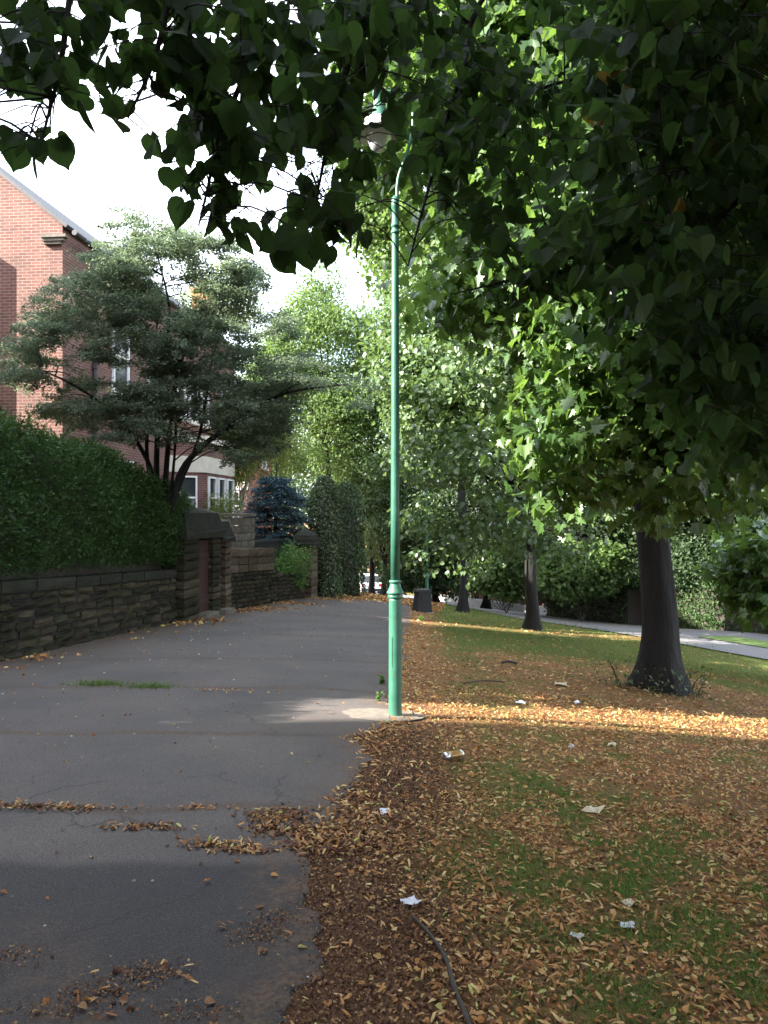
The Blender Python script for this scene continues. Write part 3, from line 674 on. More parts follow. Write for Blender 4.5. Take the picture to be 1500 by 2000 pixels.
# ------------------------------------------------------------------ foliage
def _fold(half, mid, fold=.2, curl=.0):
    base, tip = mid; k = len(half)
    V = [(0, base, 0)] + [(x, y, fold * x - curl * y * y) for x, y in half] + [(0, tip, -curl * tip * tip)] + [(-x, y, fold * x - curl * y * y) for x, y in half]
    r = [0] + list(range(1, k + 2)); l = [0, k + 1] + [k + 2 + i for i in range(k - 1, -1, -1)]
    return np.array(V, float), [r, l]
HEART = _fold([(.12, -.03), (.3, .0), (.45, .14), (.5, .34), (.44, .58), (.27, .79), (.09, .92)], (.07, 1.06), .18, .1)
MAPLE = _fold([(.14, -.06), (.45, -.1), (.36, .1), (.7, .28), (.5, .36), (.58, .62), (.3, .48), (.28, .7), (.13, .76)], (0, 1.05), .16, .15)
MAPLE2 = _fold([(.14, -.06), (.4, -.12), (.34, .08), (.62, .24), (.46, .33), (.52, .56), (.28, .46), (.26, .68), (.12, .74)], (0, 1.02), .5, .4)
HEART2 = _fold([(.12, -.03), (.28, .02), (.42, .15), (.46, .34), (.42, .58), (.25, .79), (.07, .92)], (.07, 1.04), .45, .35)
OVAL = _fold([(.22, .18), (.3, .45), (.2, .78)], (0, 1.0), .25, .12)
BLADE = (np.array([(-.5, 0, 0), (.5, 0, 0), (.3, .55, .12), (-.3, .55, .12), (0, 1, .45)], float), [(0, 1, 2, 3), (3, 2, 4)])
BRACT = (np.array([(-.07, 0, 0), (.07, 0, .02), (.13, .35, .14), (-.1, .35, .08), (.15, .7, .14), (-.06, .7, .2), (.14, 1, .02)], float), [(0, 1, 2, 3), (3, 2, 4, 5), (5, 4, 6)])
CRUMP = _fold([(.2, .05), (.36, .3), (.3, .65), (.14, .85)], (0, 1.0), .55, .35)
NEEDLE = (np.array([(-.2, 0, 0), (.2, 0, 0), (.16, .7, .05), (0, 1, 0), (-.16, .7, .05)], float), [(0, 1, 2, 3, 4)])
RHOMB = (np.array([(0, 0, 0), (.34, .45, .09), (0, 1, -.05), (-.34, .45, .09)], float), [(0, 1, 2), (0, 2, 3)])
def rdir(rng, n): return norm(rng.normal(size=(n, 3)))
def subblobs(rng, c, r, k, rs, lo=-1.0):
    """k lumps on the skin of an ellipsoid"""
    d = rdir(rng, k * 4); d = d[d[:, 2] > lo][:k]; c = np.asarray(c); r = np.asarray(r)
    return [(c + d[i] * r * rng.uniform(.62, .95), r.mean() * rs * rng.uniform(.7, 1.25)) for i in range(len(d))]
def foliage(mb, rng, blobs, sprays, per, spread, size, tmpl, flat=.35, droop=.5, up=.7, hole=None):
    """leaf sprays through lumps: each spray is a flattened tuft of leaves"""
    wts = np.array([b_[1] ** 2 for b_ in blobs]); idx = rng.choice(len(blobs), sprays, p=wts / wts.sum())
    C = np.array([b_[0] for b_ in blobs])[idx]; Rr = np.array([b_[1] for b_ in blobs])[idx]
    d = rdir(rng, sprays); sc_ = C + d * Rr[:, None] * (1 - .5 * rng.random(sprays) ** 1.6)[:, None] * np.array([1, 1, .85])
    pos = np.repeat(sc_, per, 0) + rng.normal(size=(sprays * per, 3)) * spread * np.array([1, 1, flat])
    od = np.repeat(d, per, 0); n = len(pos)
    tip = od * .6 + rdir(rng, n) * .8 - np.array([0, 0, droop]); nr = od * .5 + np.array([0, 0, up]) + rdir(rng, n) * .65
    if hole is not None:
        k = hole(pos); pos, tip, nr = pos[k], tip[k], nr[k]
    s = size * rng.uniform(.65, 1.25, len(pos)); mb.add_inst(tmpl[0], tmpl[1], pos, orient(tip, nr), s)
def limbs(mb, rng, start, blobs, r0, k=None, sides=6):
    for c, r in (blobs if k is None else [blobs[i] for i in rng.choice(len(blobs), min(k, len(blobs)), False)]):
        s = np.asarray(start) + np.array([0, 0, rng.uniform(-.8, .8)]); c = np.asarray(c); m1 = s * .6 + c * .4 + np.array([0, 0, .1 * np.linalg.norm(c - s)]) + rng.normal(0, .15, 3)
        p = bez([s, m1, c], 5); mb.tube(p, np.linspace(r0, r0 * .15, len(p)), sides, cap=False)
def trunk(mb, rng, base, top, r0, r1, flare=1.9, sides=18, lean=.0, sink=.25):
    base = np.asarray(base, float); top = np.asarray(top, float); n = 26; ang = np.linspace(0, 2 * np.pi, sides, endpoint=False); V = []
    t = np.concatenate([np.linspace(0, .25, 8), np.linspace(.32, 1, n - 8)]); L_ = np.linalg.norm(top - base); ph = rng.random(4) * 6
    for k in t:
        h = k * L_; rr = (r0 + (r1 - r0) * k) * (1 + (flare - 1) * math.exp(-h / (.55 * r0 * 2)))
        lob = 1 + .035 * np.sin(ang * 7 + 2.3 * math.sin(h * 1.7 + ph[1])) + .025 * np.sin(ang * 11 + h * 3 + ph[0]) + (.05 + .16 * math.exp(-h / (r0 * 1.3))) * (np.sin(ang * 3 + ph[0]) * .6 + np.sin(ang * 5 + ph[1]) * .5 + .3 * np.sin(ang * 2 + ph[2] + h))
        c = base + (top - base) * k + np.array([.06 * math.sin(h * 1.1 + ph[3]), .05 * math.cos(h * .9 + ph[2]), 0]) * min(1, h)
        if k == 0: c = c - np.array([0, 0, sink])
        V.append(c + np.stack([rr * lob * np.cos(ang), rr * lob * np.sin(ang), np.zeros(sides)], 1))
    V = np.concatenate(V); Fc = []
    for i in range(n - 1):
        for j in range(sides): Fc.append((i * sides + j, i * sides + (j + 1) % sides, (i + 1) * sides + (j + 1) % sides, (i + 1) * sides + j))
    Fc.append(tuple((n - 1) * sides + j for j in range(sides))); mb.add(V, Fc)
    return top
def tree(name, label, base, tr_h, r0, crown_c, crown_r, k, sprays, per, spread, size, tmpl, lmat, bmat='bark', seed=1, group=None, rs=.42, lo=-.75, droop=.5, extra=None, hole=None, cat="tree", flat=.35, up=.7, lean=(0, 0)):
    rng = np.random.default_rng(seed); root = thing(name, label, cat, on(*base), 0, group)
    b0 = np.array(on(*base)); top = b0 + np.array([lean[0], lean[1], tr_h]); mb = MB()
    trunk(mb, rng, b0, top, r0, r0 * .72); bl = subblobs(rng, crown_c, crown_r, k, rs, lo)
    if extra: bl += extra
    limbs(mb, rng, top, bl, r0 * .45, min(14, len(bl))); 
    mb.tube(bez([top - [0, 0, .3], (top + np.asarray(crown_c)) / 2, np.asarray(crown_c) + [0, 0, crown_r[2] * .6]], 5), np.linspace(r0 * .72, r0 * .1, 11), 8, cap=False)
    child(mb, "trunk", M[bmat], root, True); mb = MB()
    foliage(mb, rng, bl, sprays, per, spread, size, tmpl, flat, droop, up, hole); child(mb, "crown", M[lmat], root)
    return root, bl

# ---- big sycamore on the lawn
TB = P(1287, 1343, 11.0); 
def pole_clear(p):                                        # keep the lamp head's own air free and the sight line of the lawn open
    px = 750 + p[:, 0] * F / p[:, 1]; py = 1000 - (p[:, 2] - EYE) * F / p[:, 1]
    return p[:, 1] > 1.0
rng = np.random.default_rng(21)
root = thing("sycamore_tree", "big sycamore with a broad dark trunk on the leafy lawn", "tree", on(TB[0], TB[1]))
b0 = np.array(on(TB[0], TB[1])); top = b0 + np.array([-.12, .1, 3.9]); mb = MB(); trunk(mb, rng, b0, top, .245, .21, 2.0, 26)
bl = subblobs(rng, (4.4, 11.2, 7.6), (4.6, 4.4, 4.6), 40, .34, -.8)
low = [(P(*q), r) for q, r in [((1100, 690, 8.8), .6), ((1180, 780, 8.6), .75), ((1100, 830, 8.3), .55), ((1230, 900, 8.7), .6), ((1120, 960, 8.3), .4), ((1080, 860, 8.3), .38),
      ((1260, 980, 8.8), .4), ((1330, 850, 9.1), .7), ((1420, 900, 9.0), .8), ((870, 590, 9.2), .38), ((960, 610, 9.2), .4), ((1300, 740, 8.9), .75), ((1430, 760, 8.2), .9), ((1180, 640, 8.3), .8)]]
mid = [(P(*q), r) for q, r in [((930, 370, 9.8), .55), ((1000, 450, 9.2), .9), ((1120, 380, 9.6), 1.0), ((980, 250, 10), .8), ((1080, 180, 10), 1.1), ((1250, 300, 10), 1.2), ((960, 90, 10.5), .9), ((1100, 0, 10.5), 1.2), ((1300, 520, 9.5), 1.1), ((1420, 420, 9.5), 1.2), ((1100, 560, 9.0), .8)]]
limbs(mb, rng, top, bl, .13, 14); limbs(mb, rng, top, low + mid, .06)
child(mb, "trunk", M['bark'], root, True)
mb = MB(); foliage(mb, rng, bl, 4200, 6, .3, .18, MAPLE, .4, .5); foliage(mb, rng, mid, 1300, 6, .24, .15, MAPLE, .4, .5); foliage(mb, rng, low, 520, 6, .2, .145, MAPLE, .4, .7); foliage(mb, rng, low, 300, 6, .2, .15, MAPLE2, .4, .7)
child(mb, "crown", M['maple'], root)
# sprouting shoots round the trunk base
root = thing("basal_shoots", "low tangle of leafy shoots around the foot of the big sycamore trunk", "shrub", on(TB[0] - .1, TB[1] - .5))
mb = MB(); n = 260; a = rng.uniform(np.pi * .95, np.pi * 2.0, n); rr = .5 + .28 * rng.random(n); x = TB[0] - .1 + np.cos(a) * rr; y = TB[1] + np.sin(a) * rr
p = np.stack([x, y, T(x, y) + rng.random(n) ** 1.4 * .38], 1); mb.add_inst(*OVAL, p, orient(rdir(rng, n) + [0, -.3, .2], rdir(rng, n) + [0, -.3, .8]), rng.uniform(.03, .065, n)); fo = child(mb, "foliage", M['ivy'], root)
mb = MB()
for k in range(0, n, 12):
    q = np.array(on(TB[0] - .1 + (x[k] - TB[0] + .1) * .8, TB[1] + (y[k] - TB[1]) * .8)); mb.tube([q - [0, 0, .05], (q + p[k]) / 2 + [0, 0, .05], p[k]], .006, 4)
child(mb, "stem", M['twig'], root)

# ---- smaller lime behind it
TS = P(1041, 1230, 22.0)
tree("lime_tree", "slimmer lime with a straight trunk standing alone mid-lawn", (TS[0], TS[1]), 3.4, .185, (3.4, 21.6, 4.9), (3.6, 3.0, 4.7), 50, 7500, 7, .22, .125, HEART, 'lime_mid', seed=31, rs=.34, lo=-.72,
     extra=[(P(*q), r) for q, r in [((830, 900, 18.5), .8), ((830, 1010, 18.8), .7), ((900, 1040, 18.2), .7), ((980, 1000, 17.6), .8), ((1000, 1060, 18.5), .55), ((880, 820, 17.8), .9), ((1080, 960, 18), .8), ((850, 720, 18.), .9), ((960, 720, 17.5), .9), ((940, 880, 17), .9), ((1120, 1060, 19), .6), ((920, 1100, 20), .45), ((830, 1090, 21), .5)]])
# ---- background trees
BG = [  # px, d, trunk h, r, crown centre py, crown radii(x,y,z), lumps, sprays, leaf, mat, label
 (905, 30, 5, .17, 330, (4.6, 4, 6.2), 46, 6500, .16, 'tree_far', "towering sunlit lime rising behind the lamp head", 41),
 (640, 46, 4, .2, 720, (4.0, 3.5, 5.8), 44, 6000, .2, 'tree_far', "sunlit yellow-green tree filling the gap left of the lamp column"),
 (725, 47, 4, .18, 800, (3.5, 3.5, 6.6), 40, 4600, .18, 'tree_far', "tall pale green tree directly behind the lamp column", 43),
 (750, 45, 3, .16, 1000, (3.0, 2.4, 3.2), 34, 4200, .16, 'lime_mid', "drooping dark lime overhanging the far end of the path"),
 (850, 44, 3, .18, 930, (3.6, 3, 4.8), 34, 4400, .17, 'lime_mid', "shaded lime behind the second lamp column"),
 (950, 42, 3, .2, 860, (4.5, 4, 6.0), 36, 4200, .18, 'tree_dark', "ivy-dark trunked tree by the far kerbed wall"),
 (1130, 36, 3, .2, 920, (4.8, 3.5, 5.0), 36, 5200, .17, 'tree_dark', "dense dark tree across the road between the two lawn trunks"),
 (1290, 33, 3, .2, 800, (4.5, 3.5, 6.5), 36, 5200, .17, 'tree_dark', "dark tree across the road rising above the clipped hedge"),
 (1470, 30, 3, .2, 880, (4.2, 3.5, 5.8), 36, 5200, .16, 'tree_dark', "dense tree across the road at the right edge of the view"),
 (1060, 56, 4, .3, 500, (7, 4, 9), 40, 4200, .26, 'tree_dark', "tallest far tree showing above the slim lawn lime"),
 (545, 58, 4, .2, 800, (4.5, 3.5, 6.5), 32, 3200, .24, 'tree_far', "distant pale tree behind the blue spruce"),
]
for k, q in enumerate(BG):
    px, d, th, r0, cpy, cr, nb, ns_, ls, mt, lb = q[:11]; bpos = P(px, 1000, d); cc = P(px, cpy, d)
    hole = None
    tree("tall_tree", lb, (bpos[0], bpos[1]), max(2., cc[2] - cr[2] * .7 - float(T(bpos[0], bpos[1]))), r0, cc, cr, nb, ns_, 6, .32, ls, HEART if d < 36 else RHOMB, mt, seed=50 + k, rs=.3, lo=-.9, group="trees beyond the path and road")
# low lit sprays over the far kerb
low_growth = [("small_tree", "low pale-leaved tree leaning over the road beside the slim lime trunk", [((940, 1120), .8), ((975, 1105), 1.0), ((1015, 1120), .9), ((1000, 1150), .5), ((1040, 1095), .8), ((965, 1140), .5)], 36, 'tree_far', 71),
 ("small_tree", "pale bush tree with rusty leaves right of the slim lime trunk", [((1090, 1120), .9), ((1130, 1105), 1.0), ((1170, 1125), .8), ((1110, 1150), .5), ((1180, 1095), .8)], 33, 'tree_far', 72),
 ("undergrowth_shrub", "dark shrub mass behind the black bin at the far side of the lawn", [((840, 1120), 1.2), ((880, 1130), 1.1), ((800, 1110), 1.2), ((860, 1090), 1.3), ((780, 1130), .9)], 43, 'tree_dark', 73),
 ("undergrowth_shrub", "dark shrub mass between the slim lime trunk and the far kerbed wall", [((930, 1100), 1.3), ((980, 1080), 1.3), ((1050, 1090), 1.3), ((1040, 1140), .9), ((910, 1140), .7)], 41, 'tree_dark', 74),
 ("undergrowth_shrub", "dark shrub mass across the road left of the big trunk", [((1120, 1120), 1.3), ((1180, 1100), 1.4), ((1230, 1120), 1.3), ((1090, 1150), .9), ((1210, 1160), .9), ((1150, 1160), .9)], 37, 'tree_dark', 75),
 ("undergrowth_shrub", "dark shrub mass across the road right of the big trunk", [((1340, 1090), 1.3), ((1390, 1070), 1.4), ((1440, 1090), 1.3), ((1480, 1060), 1.3)], 29.5, 'tree_dark', 76)]
def shrub(name, label, blobs, sprays, per, spread, size, tmpl, mat, seed, base, cat="shrub"):
    rng = np.random.default_rng(seed); root = thing(name, label, cat, on(*base)); mb = MB(); foliage(mb, rng, blobs, sprays, per, spread, size, tmpl, .7, .3); child(mb, "foliage", M[mat], root)
    mb = MB(); b0 = np.array(on(*base)); 
    for c, r in blobs: mb.tube(bez([b0, (b0 + np.asarray(c)) / 2 + rng.normal(0, .08, 3), c], 4), np.linspace(.02, .006, 9), 5, cap=False)
    child(mb, "stem", M['twig'], root); return root
for nm, lb, bl, d, mt, sd in low_growth:
    cx = np.mean([q[0][0] for q in bl]); shrub(nm, lb, [(P(q[0][0], q[0][1], d), q[1]) for q in bl], 1500, 6, .22, .15 if d < 40 else .19, RHOMB if mt == 'tree_dark' else HEART, mt, sd, tuple(P(cx, 1000, d)[:2]), "tree" if nm == "small_tree" else "shrub")
# sunlit young sycamore at the right edge
tree("young_sycamore", "sunlit young sycamore with light leaves at the right edge above the road", (P(1530, 1000, 15)[0], 15), 1.3, .08, P(1495, 1130, 14.5), (.75, .8, 1.1), 14, 330, 6, .18, .17, MAPLE, 'maple', seed=73)

# far wood closing the view
rng = np.random.default_rng(77); mb = MB(); bl = []
for k in range(46):
    x = rng.uniform(9, 44); y = rng.uniform(46, 60) - abs(x - 10) * .35; bl.append((np.array([x, y, float(T(x, y)) + rng.uniform(.5, 4)]), rng.uniform(1.6, 2.6)))
for k in range(70):
    x = rng.uniform(-14, 62); y = rng.uniform(70, 80) - abs(x - 10) * .25; bl.append((np.array([x, y, float(T(x, y)) + rng.uniform(1, 12)]), rng.uniform(2.2, 4)))
foliage(mb, rng, bl, 16000, 5, .5, .42, RHOMB, .5); tag(mb.build("far_wood", M['tree_dark']), "dark mass of woodland closing the view beyond the road", "wood", kind='stuff')

# ---- spreading many-stemmed garden tree
DT = 16.2
root = thing("garden_tree", "spreading many-stemmed small-leaved tree above the gateway", "tree", tuple(P(318, 1000, DT)[:2]) + (-.9,))
rng = np.random.default_rng(81); base = P(320, 1040, DT)
stems = [[(318, 1040, 17.6), (300, 930, 17.5), (255, 845, 17.3), (200, 790, 17), (140, 750, 16.8), (75, 720, 16.6)],
 [(316, 1040, 17.6), (292, 930, 17.7), (287, 850, 17.8), (300, 760, 17.9), (305, 650, 18), (318, 540, 18)],
 [(320, 1040, 17.6), (306, 930, 17.6), (311, 800, 17.5), (320, 700, 17.4), (330, 600, 17.2), (300, 470, 17)],
 [(322, 1040, 17.6), (324, 930, 17.5), (336, 800, 17.4), (348, 720, 17.3), (382, 640, 17), (410, 530, 16.8)],
 [(328, 1040, 17.5), (350, 930, 17.3), (395, 872, 17), (450, 832, 16.7), (500, 795, 16.5), (570, 765, 16.2), (680, 750, 16)],
 [(326, 1040, 17.6), (350, 950, 17.6), (378, 885, 17.7), (396, 820, 17.9), (415, 700, 18), (450, 600, 18.2)],
 [(324, 1040, 17.5), (340, 900, 17.3), (344, 790, 17.1), (340, 680, 17)]]
mb = MB(); r0s = [.06, .055, .075, .07, .075, .055, .035]; tips = []
for s, r0 in zip(stems, r0s):
    p = bez([P(q[0], q[1], q[2] - 1.4) for q in s], 6); mb.tube(p, np.linspace(r0, .015, len(p)), 8, cap=False)
    for _ in range(9):
        k = rng.integers(len(p) // 3, len(p)); a = rng.uniform(0, 2 * np.pi); l = rng.uniform(.5, 1.5); q = p[k] + np.array([math.cos(a) * l, math.sin(a) * l, rng.uniform(-.1, .35)])
        mb.tube(bez([p[k], (p[k] + q) / 2 + [0, 0, .1], q], 4), np.linspace(.016, .005, 9), 5, cap=False); tips.append(q)
child(mb, "trunk", M['bark'], root, True)
mb = MB(); pads = []                                       # flat layered sprays
def inside(px, py):
    top = np.interp(px, [10, 60, 90, 140, 185, 200, 230, 260, 300, 350, 400, 450, 500, 540, 600, 660, 720], [690, 640, 560, 540, 490, 455, 430, 405, 435, 440, 455, 480, 530, 600, 670, 720, 745])
    bot = np.interp(px, [10, 60, 120, 200, 260, 300, 360, 420, 480, 540, 600, 680, 720], [740, 800, 820, 850, 860, 850, 850, 880, 915, 930, 900, 820, 790])
    return (py > top) & (py < bot)
while len(pads) < 700:
    px, py = rng.uniform(10, 720), rng.uniform(400, 900)
    if inside(px, py):
        hole = fbm(np.array(px / 62.), np.array(py / 48.), 2)
        if hole < .47 and not (130 < px < 300 and py < 620): continue
        if px > 560 and rng.random() < .35: continue
        if 120 < px < 200 and 430 < py < 660 and rng.random() < .45: continue
        pads.append(P(px, py, rng.uniform(14.5, 16.9)))
for c in pads + tips:
    n = int(rng.integers(170, 320)); a = rng.uniform(0, 2 * np.pi); u = np.array([math.cos(a), math.sin(a), rng.uniform(-.15, .1)]); v = np.array([-u[1], u[0], 0])
    t = rng.random(n); l = rng.uniform(.55, 1.05); wd = .22 * l * (1.1 - t)
    p = c + u * ((t - .4) * l)[:, None] + v * (rng.normal(size=n) * wd)[:, None] + np.stack([0 * t, 0 * t, rng.normal(0, .045, n) - .15 * l * t * t], 1)
    mb.add_inst(*RHOMB, p, orient(u + rdir(rng, n) * .8, rdir(rng, n) * .6 + [0, 0, .8]), rng.uniform(.035, .07, n))
    mb.tube([c - u * l * .4, c + u * l * .1, c + u * l * .55 - [0, 0, .05]], [.008, .006, .003], 4, cap=False)
child(mb, "crown", M['berry'], root)

# ---- hedge behind the low wall
root = thing("hedge", "big dark yew hedge overhanging the low garden wall", "hedge", on(*(wl(12) + np.array([-1, 0]))))
rng = np.random.default_rng(91); mb = MB(); hp = []
def hedge_top(y):   # z of the crown line, from photo rows
    return np.interp(y, [4, 9.5, 10.9, 12.2, 13.6, 15.0, 16.6, 17.4], [3.1, 3.05, 3.05, 2.85, 2.6, 2.35, 2.05, 1.75])
def hedge_pt(n, rng):
    y = rng.uniform(4.0, 17.3, n); side = rng.random(n); tz = hedge_top(y) + .22 * (fbm(y * 1.1, y * 0 + 4, 3) - .5) * 2; bz = T(left_x(y), y) + 1.22 + .1 * fbm(y * 2, y * 0)
    th = side * 2.0                                     # 0..1.1 front face, then top
    f = np.clip(th / 1.15, 0, 1); z = bz + (tz - bz) * f; x = left_x(y) - .12 - .12 * f - np.where(th > 1.15, (th - 1.15) * 2.0, 0)
    bul = .42 * (fbm(y * 1.3 + 3, z * 1.5, 3) - .5); x = x + bul + .18 * np.sin(np.clip(f, 0, 1) * 2.6); z = z + np.where(th > 1.15, .3 * (fbm(x * 2, y * 2, 2) - .5), 0)
    return np.stack([x, y, z], 1), f
p, f = hedge_pt(17000, rng); p += rng.normal(0, .05, p.shape); n0 = len(p); per = 9; pp = np.repeat(p, per, 0) + rng.normal(size=(n0 * per, 3)) * .055
dirs = np.repeat(norm(rng.normal(size=(n0, 3)) * .6 + [.7, -.25, .35]), per, 0)
mb.add_inst(*NEEDLE, pp, orient(dirs + rdir(rng, len(pp)) * .75, rdir(rng, len(pp)) + [0, 0, .7]), rng.uniform(.035, .065, len(pp)))
for k in range(150):
    q = p[rng.integers(len(p))]; u = norm(rng.normal(size=3) * .5 + [.5, -.2, .8]); l = rng.uniform(.12, .35); t = rng.random(40)
    mb.add_inst(*NEEDLE, q + u * (t * l)[:, None] + rng.normal(0, .012, (40, 3)), orient(u + rdir(rng, 40) * .7, rdir(rng, 40)), rng.uniform(.03, .05, 40))
child(mb, "foliage", M['hedge'], root)
mb = MB(); yy = np.arange(4.0, 17.4, .3)
V = []; 
for y in yy:
    xl = float(left_x(y)); bz = float(T(xl, y)) + 1.1; tz = float(hedge_top(y)) - .3
    V += [(xl - .45, y, bz), (xl - .5, y, tz), (xl - 2.2, y, tz), (xl - 2.2, y, bz)]
Fc = [];
for k in range(len(yy) - 1):
    for j in range(4): Fc.append((k * 4 + j, k * 4 + (j + 1) % 4, k * 4 + 4 + (j + 1) % 4, k * 4 + 4 + j))
Fc += [(3, 2, 1, 0), tuple(4 * (len(yy) - 1) + j for j in range(4))]; mb.add(V, Fc)
for y in np.arange(5, 17, .55):
    xl = float(left_x(y)); q = np.array([xl - .75, y + rng.normal(0, .1), float(T(xl, y))]); mb.tube([q, q + [.05, .03, .9], q + [.1, rng.normal(0, .1), 1.6]], .05, 6)
child(mb, "branches", M['twig'], root)

# ---- blue spruce, ivy column, shrubs, birch
rng = np.random.default_rng(95)
root = thing("blue_spruce", "blue-grey spruce with layered boughs behind the block wall", "tree", on(P(540, 1000, 26)[0], 26)); c = np.array(on(P(540, 1000, 26)[0], 26))
mb = MB(); mb.tube([c - [0, 0, .2], c + [0, 0, 2], c + [0, 0, 4.4]], [.14, .1, .02], 8); br = []
for k in range(260):
    h = rng.uniform(.6, 3.9); a = rng.uniform(0, 2 * np.pi); l = (1.2 * (1 - max(0, (h - 2.7) / 1.35) ** 2)) * rng.uniform(.75, 1.05); l = max(l, .15)
    q = c + [math.cos(a) * l, math.sin(a) * l, h - .12 * l]; br.append((c + [0, 0, h], q)); mb.tube([c + [0, 0, h], q], [.015, .004], 4, cap=False)
child(mb, "trunk", M['bark'], root, True); mb = MB()
for s, q in br:
    n = 130; t = .35 + .7 * rng.random(n); u = norm(q - s); p = s + (q - s) * t[:, None] + rng.normal(size=(n, 3)) * [.1, .1, .035]
    mb.add_inst(*NEEDLE, p, orient(u + rdir(rng, n) * .7 + [0, 0, .2], rdir(rng, n) + [0, 0, 1]), rng.uniform(.06, .1, n))
child(mb, "crown", M['spruce'], root)

def column(name, label, pos, r, h, n, size, tmpl, mat, cat, seed, taper=.25, z0=0., inner=True):
    rng = np.random.default_rng(seed); c = np.array(on(*pos)); root = thing(name, label, cat, tuple(c)); mb = MB()
    a = rng.uniform(0, 2 * np.pi, n); z = z0 + (h - z0) * rng.random(n) ** .85; rr = r * (1 + .35 * (fbm(a * 1.2, z * 1.3 + seed, 3) - .5) * 2) * np.sqrt(np.clip(1 - (z / h) ** 6, 0.02, 1)) * (1 - .25 * rng.random(n) ** 2) * (1 - taper * z / h)
    p = c + np.stack([rr * np.cos(a), rr * np.sin(a), z], 1); od = np.stack([np.cos(a), np.sin(a), 0 * a], 1)
    mb.add_inst(*tmpl, p, orient(rdir(rng, n) * .7 - [0, 0, .6] + od * .3, od + rdir(rng, n) * .6 + [0, 0, .4]), size * rng.uniform(.6, 1.3, n)); child(mb, "foliage", M[mat], root)
    mb = MB(); mb.tube([c - [0, 0, .2], c + [0, 0, h * .5], c + [0, 0, h * .85]], [r * .62, r * .6 * (1 - taper * .5), r * .25], 8); child(mb, "stem", M['twig'], root, True); return root
column("ivy_column", "tall ivy-clad column of dark leaves at the far end of the wall", (P(634, 1000, 26)[0], 26), .62, 4.1, 9000, .075, OVAL, 'ivy', "ivy", 101, .1)
column("evergreen_shrub", "dark rounded evergreen behind the ivy-clad column", (P(676, 1000, 31)[0], 31), .9, 4.6, 7000, .1, OVAL, 'tree_dark', "shrub", 102, .3)
shrub("leafy_bush", "light green bush spilling over the wall beside the domed pillar", [(P(*q), r) for q, r in [((570, 1090, 23.3), .4), ((555, 1105, 23), .35), ((590, 1105, 23.8), .35), ((580, 1130, 23.6), .3), ((545, 1120, 22.8), .2), ((565, 1068, 23.4), .2), ((597, 1080, 24), .22)]], 420, 7, .09, .06, OVAL, 'weed', 104, tuple(wl(23.4) + np.array([-.3, 0])))
tree("birch_tree", "slender pale birch with yellow-green leaves beside the far house window", (P(470, 1000, 31)[0], 31), 3.2, .07, P(495, 865, 31), (1.9, 1.2, 2.7), 40, 4200, 7, .2, .08, OVAL, 'birch', 'birchbark', seed=105, rs=.35)
tree("garden_sapling", "yellow-green sapling crown rising behind the spreading garden tree", (P(418, 1000, 33)[0], 33), 5.5, .1, P(425, 590, 33), (1.9, 1.6, 2.2), 22, 1100, 7, .25, .09, OVAL, 'birch', seed=106, rs=.35)
shrub("garden_shrub", "bright green shrub below the bay window of the tall house", [(P(430, 985, 27) + rng.normal(0, .3, 3), .45) for _ in range(6)], 260, 7, .1, .07, OVAL, 'birch', 107, (P(430, 1000, 27)[0], 27))

# ---- hedges and walls across the road
def hedge_box(name, label, a, b_, h, depth, n, size, mat, seed):
    rng = np.random.default_rng(seed); a = np.asarray(a, float); b_ = np.asarray(b_, float); fr, d, nrm = frame2(b_ - a); L_ = np.linalg.norm(b_ - a); root = thing(name, label, "hedge", on(*((a + b_) / 2)))
    s = rng.uniform(0, L_, n); u = rng.random(n); tp = u > .72; off = np.where(tp, rng.uniform(-.5, .5, n), rng.choice([-.5, .5], n)) * depth; zz = np.where(tp, h, rng.random(n) * h) + .1 * (fbm(s, off + seed, 3) - .5)
    x = a[0] + d[0] * s + nrm[0] * off; y = a[1] + d[1] * s + nrm[1] * off; p = np.stack([x, y, T(x, y) + zz], 1) + rng.normal(0, .06, (n, 3))
    mb = MB(); mb.add_inst(*OVAL, p, orient(rdir(rng, n), rdir(rng, n) + [0, 0, .6]), size * rng.uniform(.6, 1.3, n)); child(mb, "foliage", M[mat], root)
    mb = MB(); core(mb, a, b_, h - .1, depth - .15); child(mb, "branches", M['twig'], root); return root
hedge_box("hedge", "clipped dark hedge across the road right of the big trunk", P(1318, 1000, 31)[:2], P(1440, 1000, 27.5)[:2], 1.75, 1.2, 6000, .11, 'hedge', 111)
hedge_box("hedge", "shady hedge across the road between the two lawn trunks", P(1085, 1000, 38)[:2], P(1245, 1000, 33)[:2], 1.6, 1.2, 5000, .13, 'tree_dark', 112)
hedge_box("hedge", "long hedge across the road at the far right", P(1445, 1000, 27)[:2], P(1700, 1000, 22)[:2], 2.0, 1.3, 5000, .12, 'tree_dark', 113)
a, b_ = P(868, 1000, 50)[:2], P(1075, 1000, 40.5)[:2]; fr2, d2, n2 = frame2(b_ - a); root = thing("brick_wall", "low brick wall with a pale kerb far behind the slim lime trunk", "wall", on(*((a + b_) / 2)))
mb = MB(); core(mb, a, b_, 1.5, .24); child(mb, "masonry", M['brick'], root)
mb = MB(); core(mb, a + n2[:2] * .5, b_ + n2[:2] * .5, .42, .5); child(mb, "kerb", M['kerb'], root)
mb = MB()
for f_ in (.02, .36, .7, .98): q = a * (1 - f_) + b_ * f_; mb.box((*q, float(T(*q)) + .9), (.26, .26, .95))
child(mb, "pier", M['brick'], root)
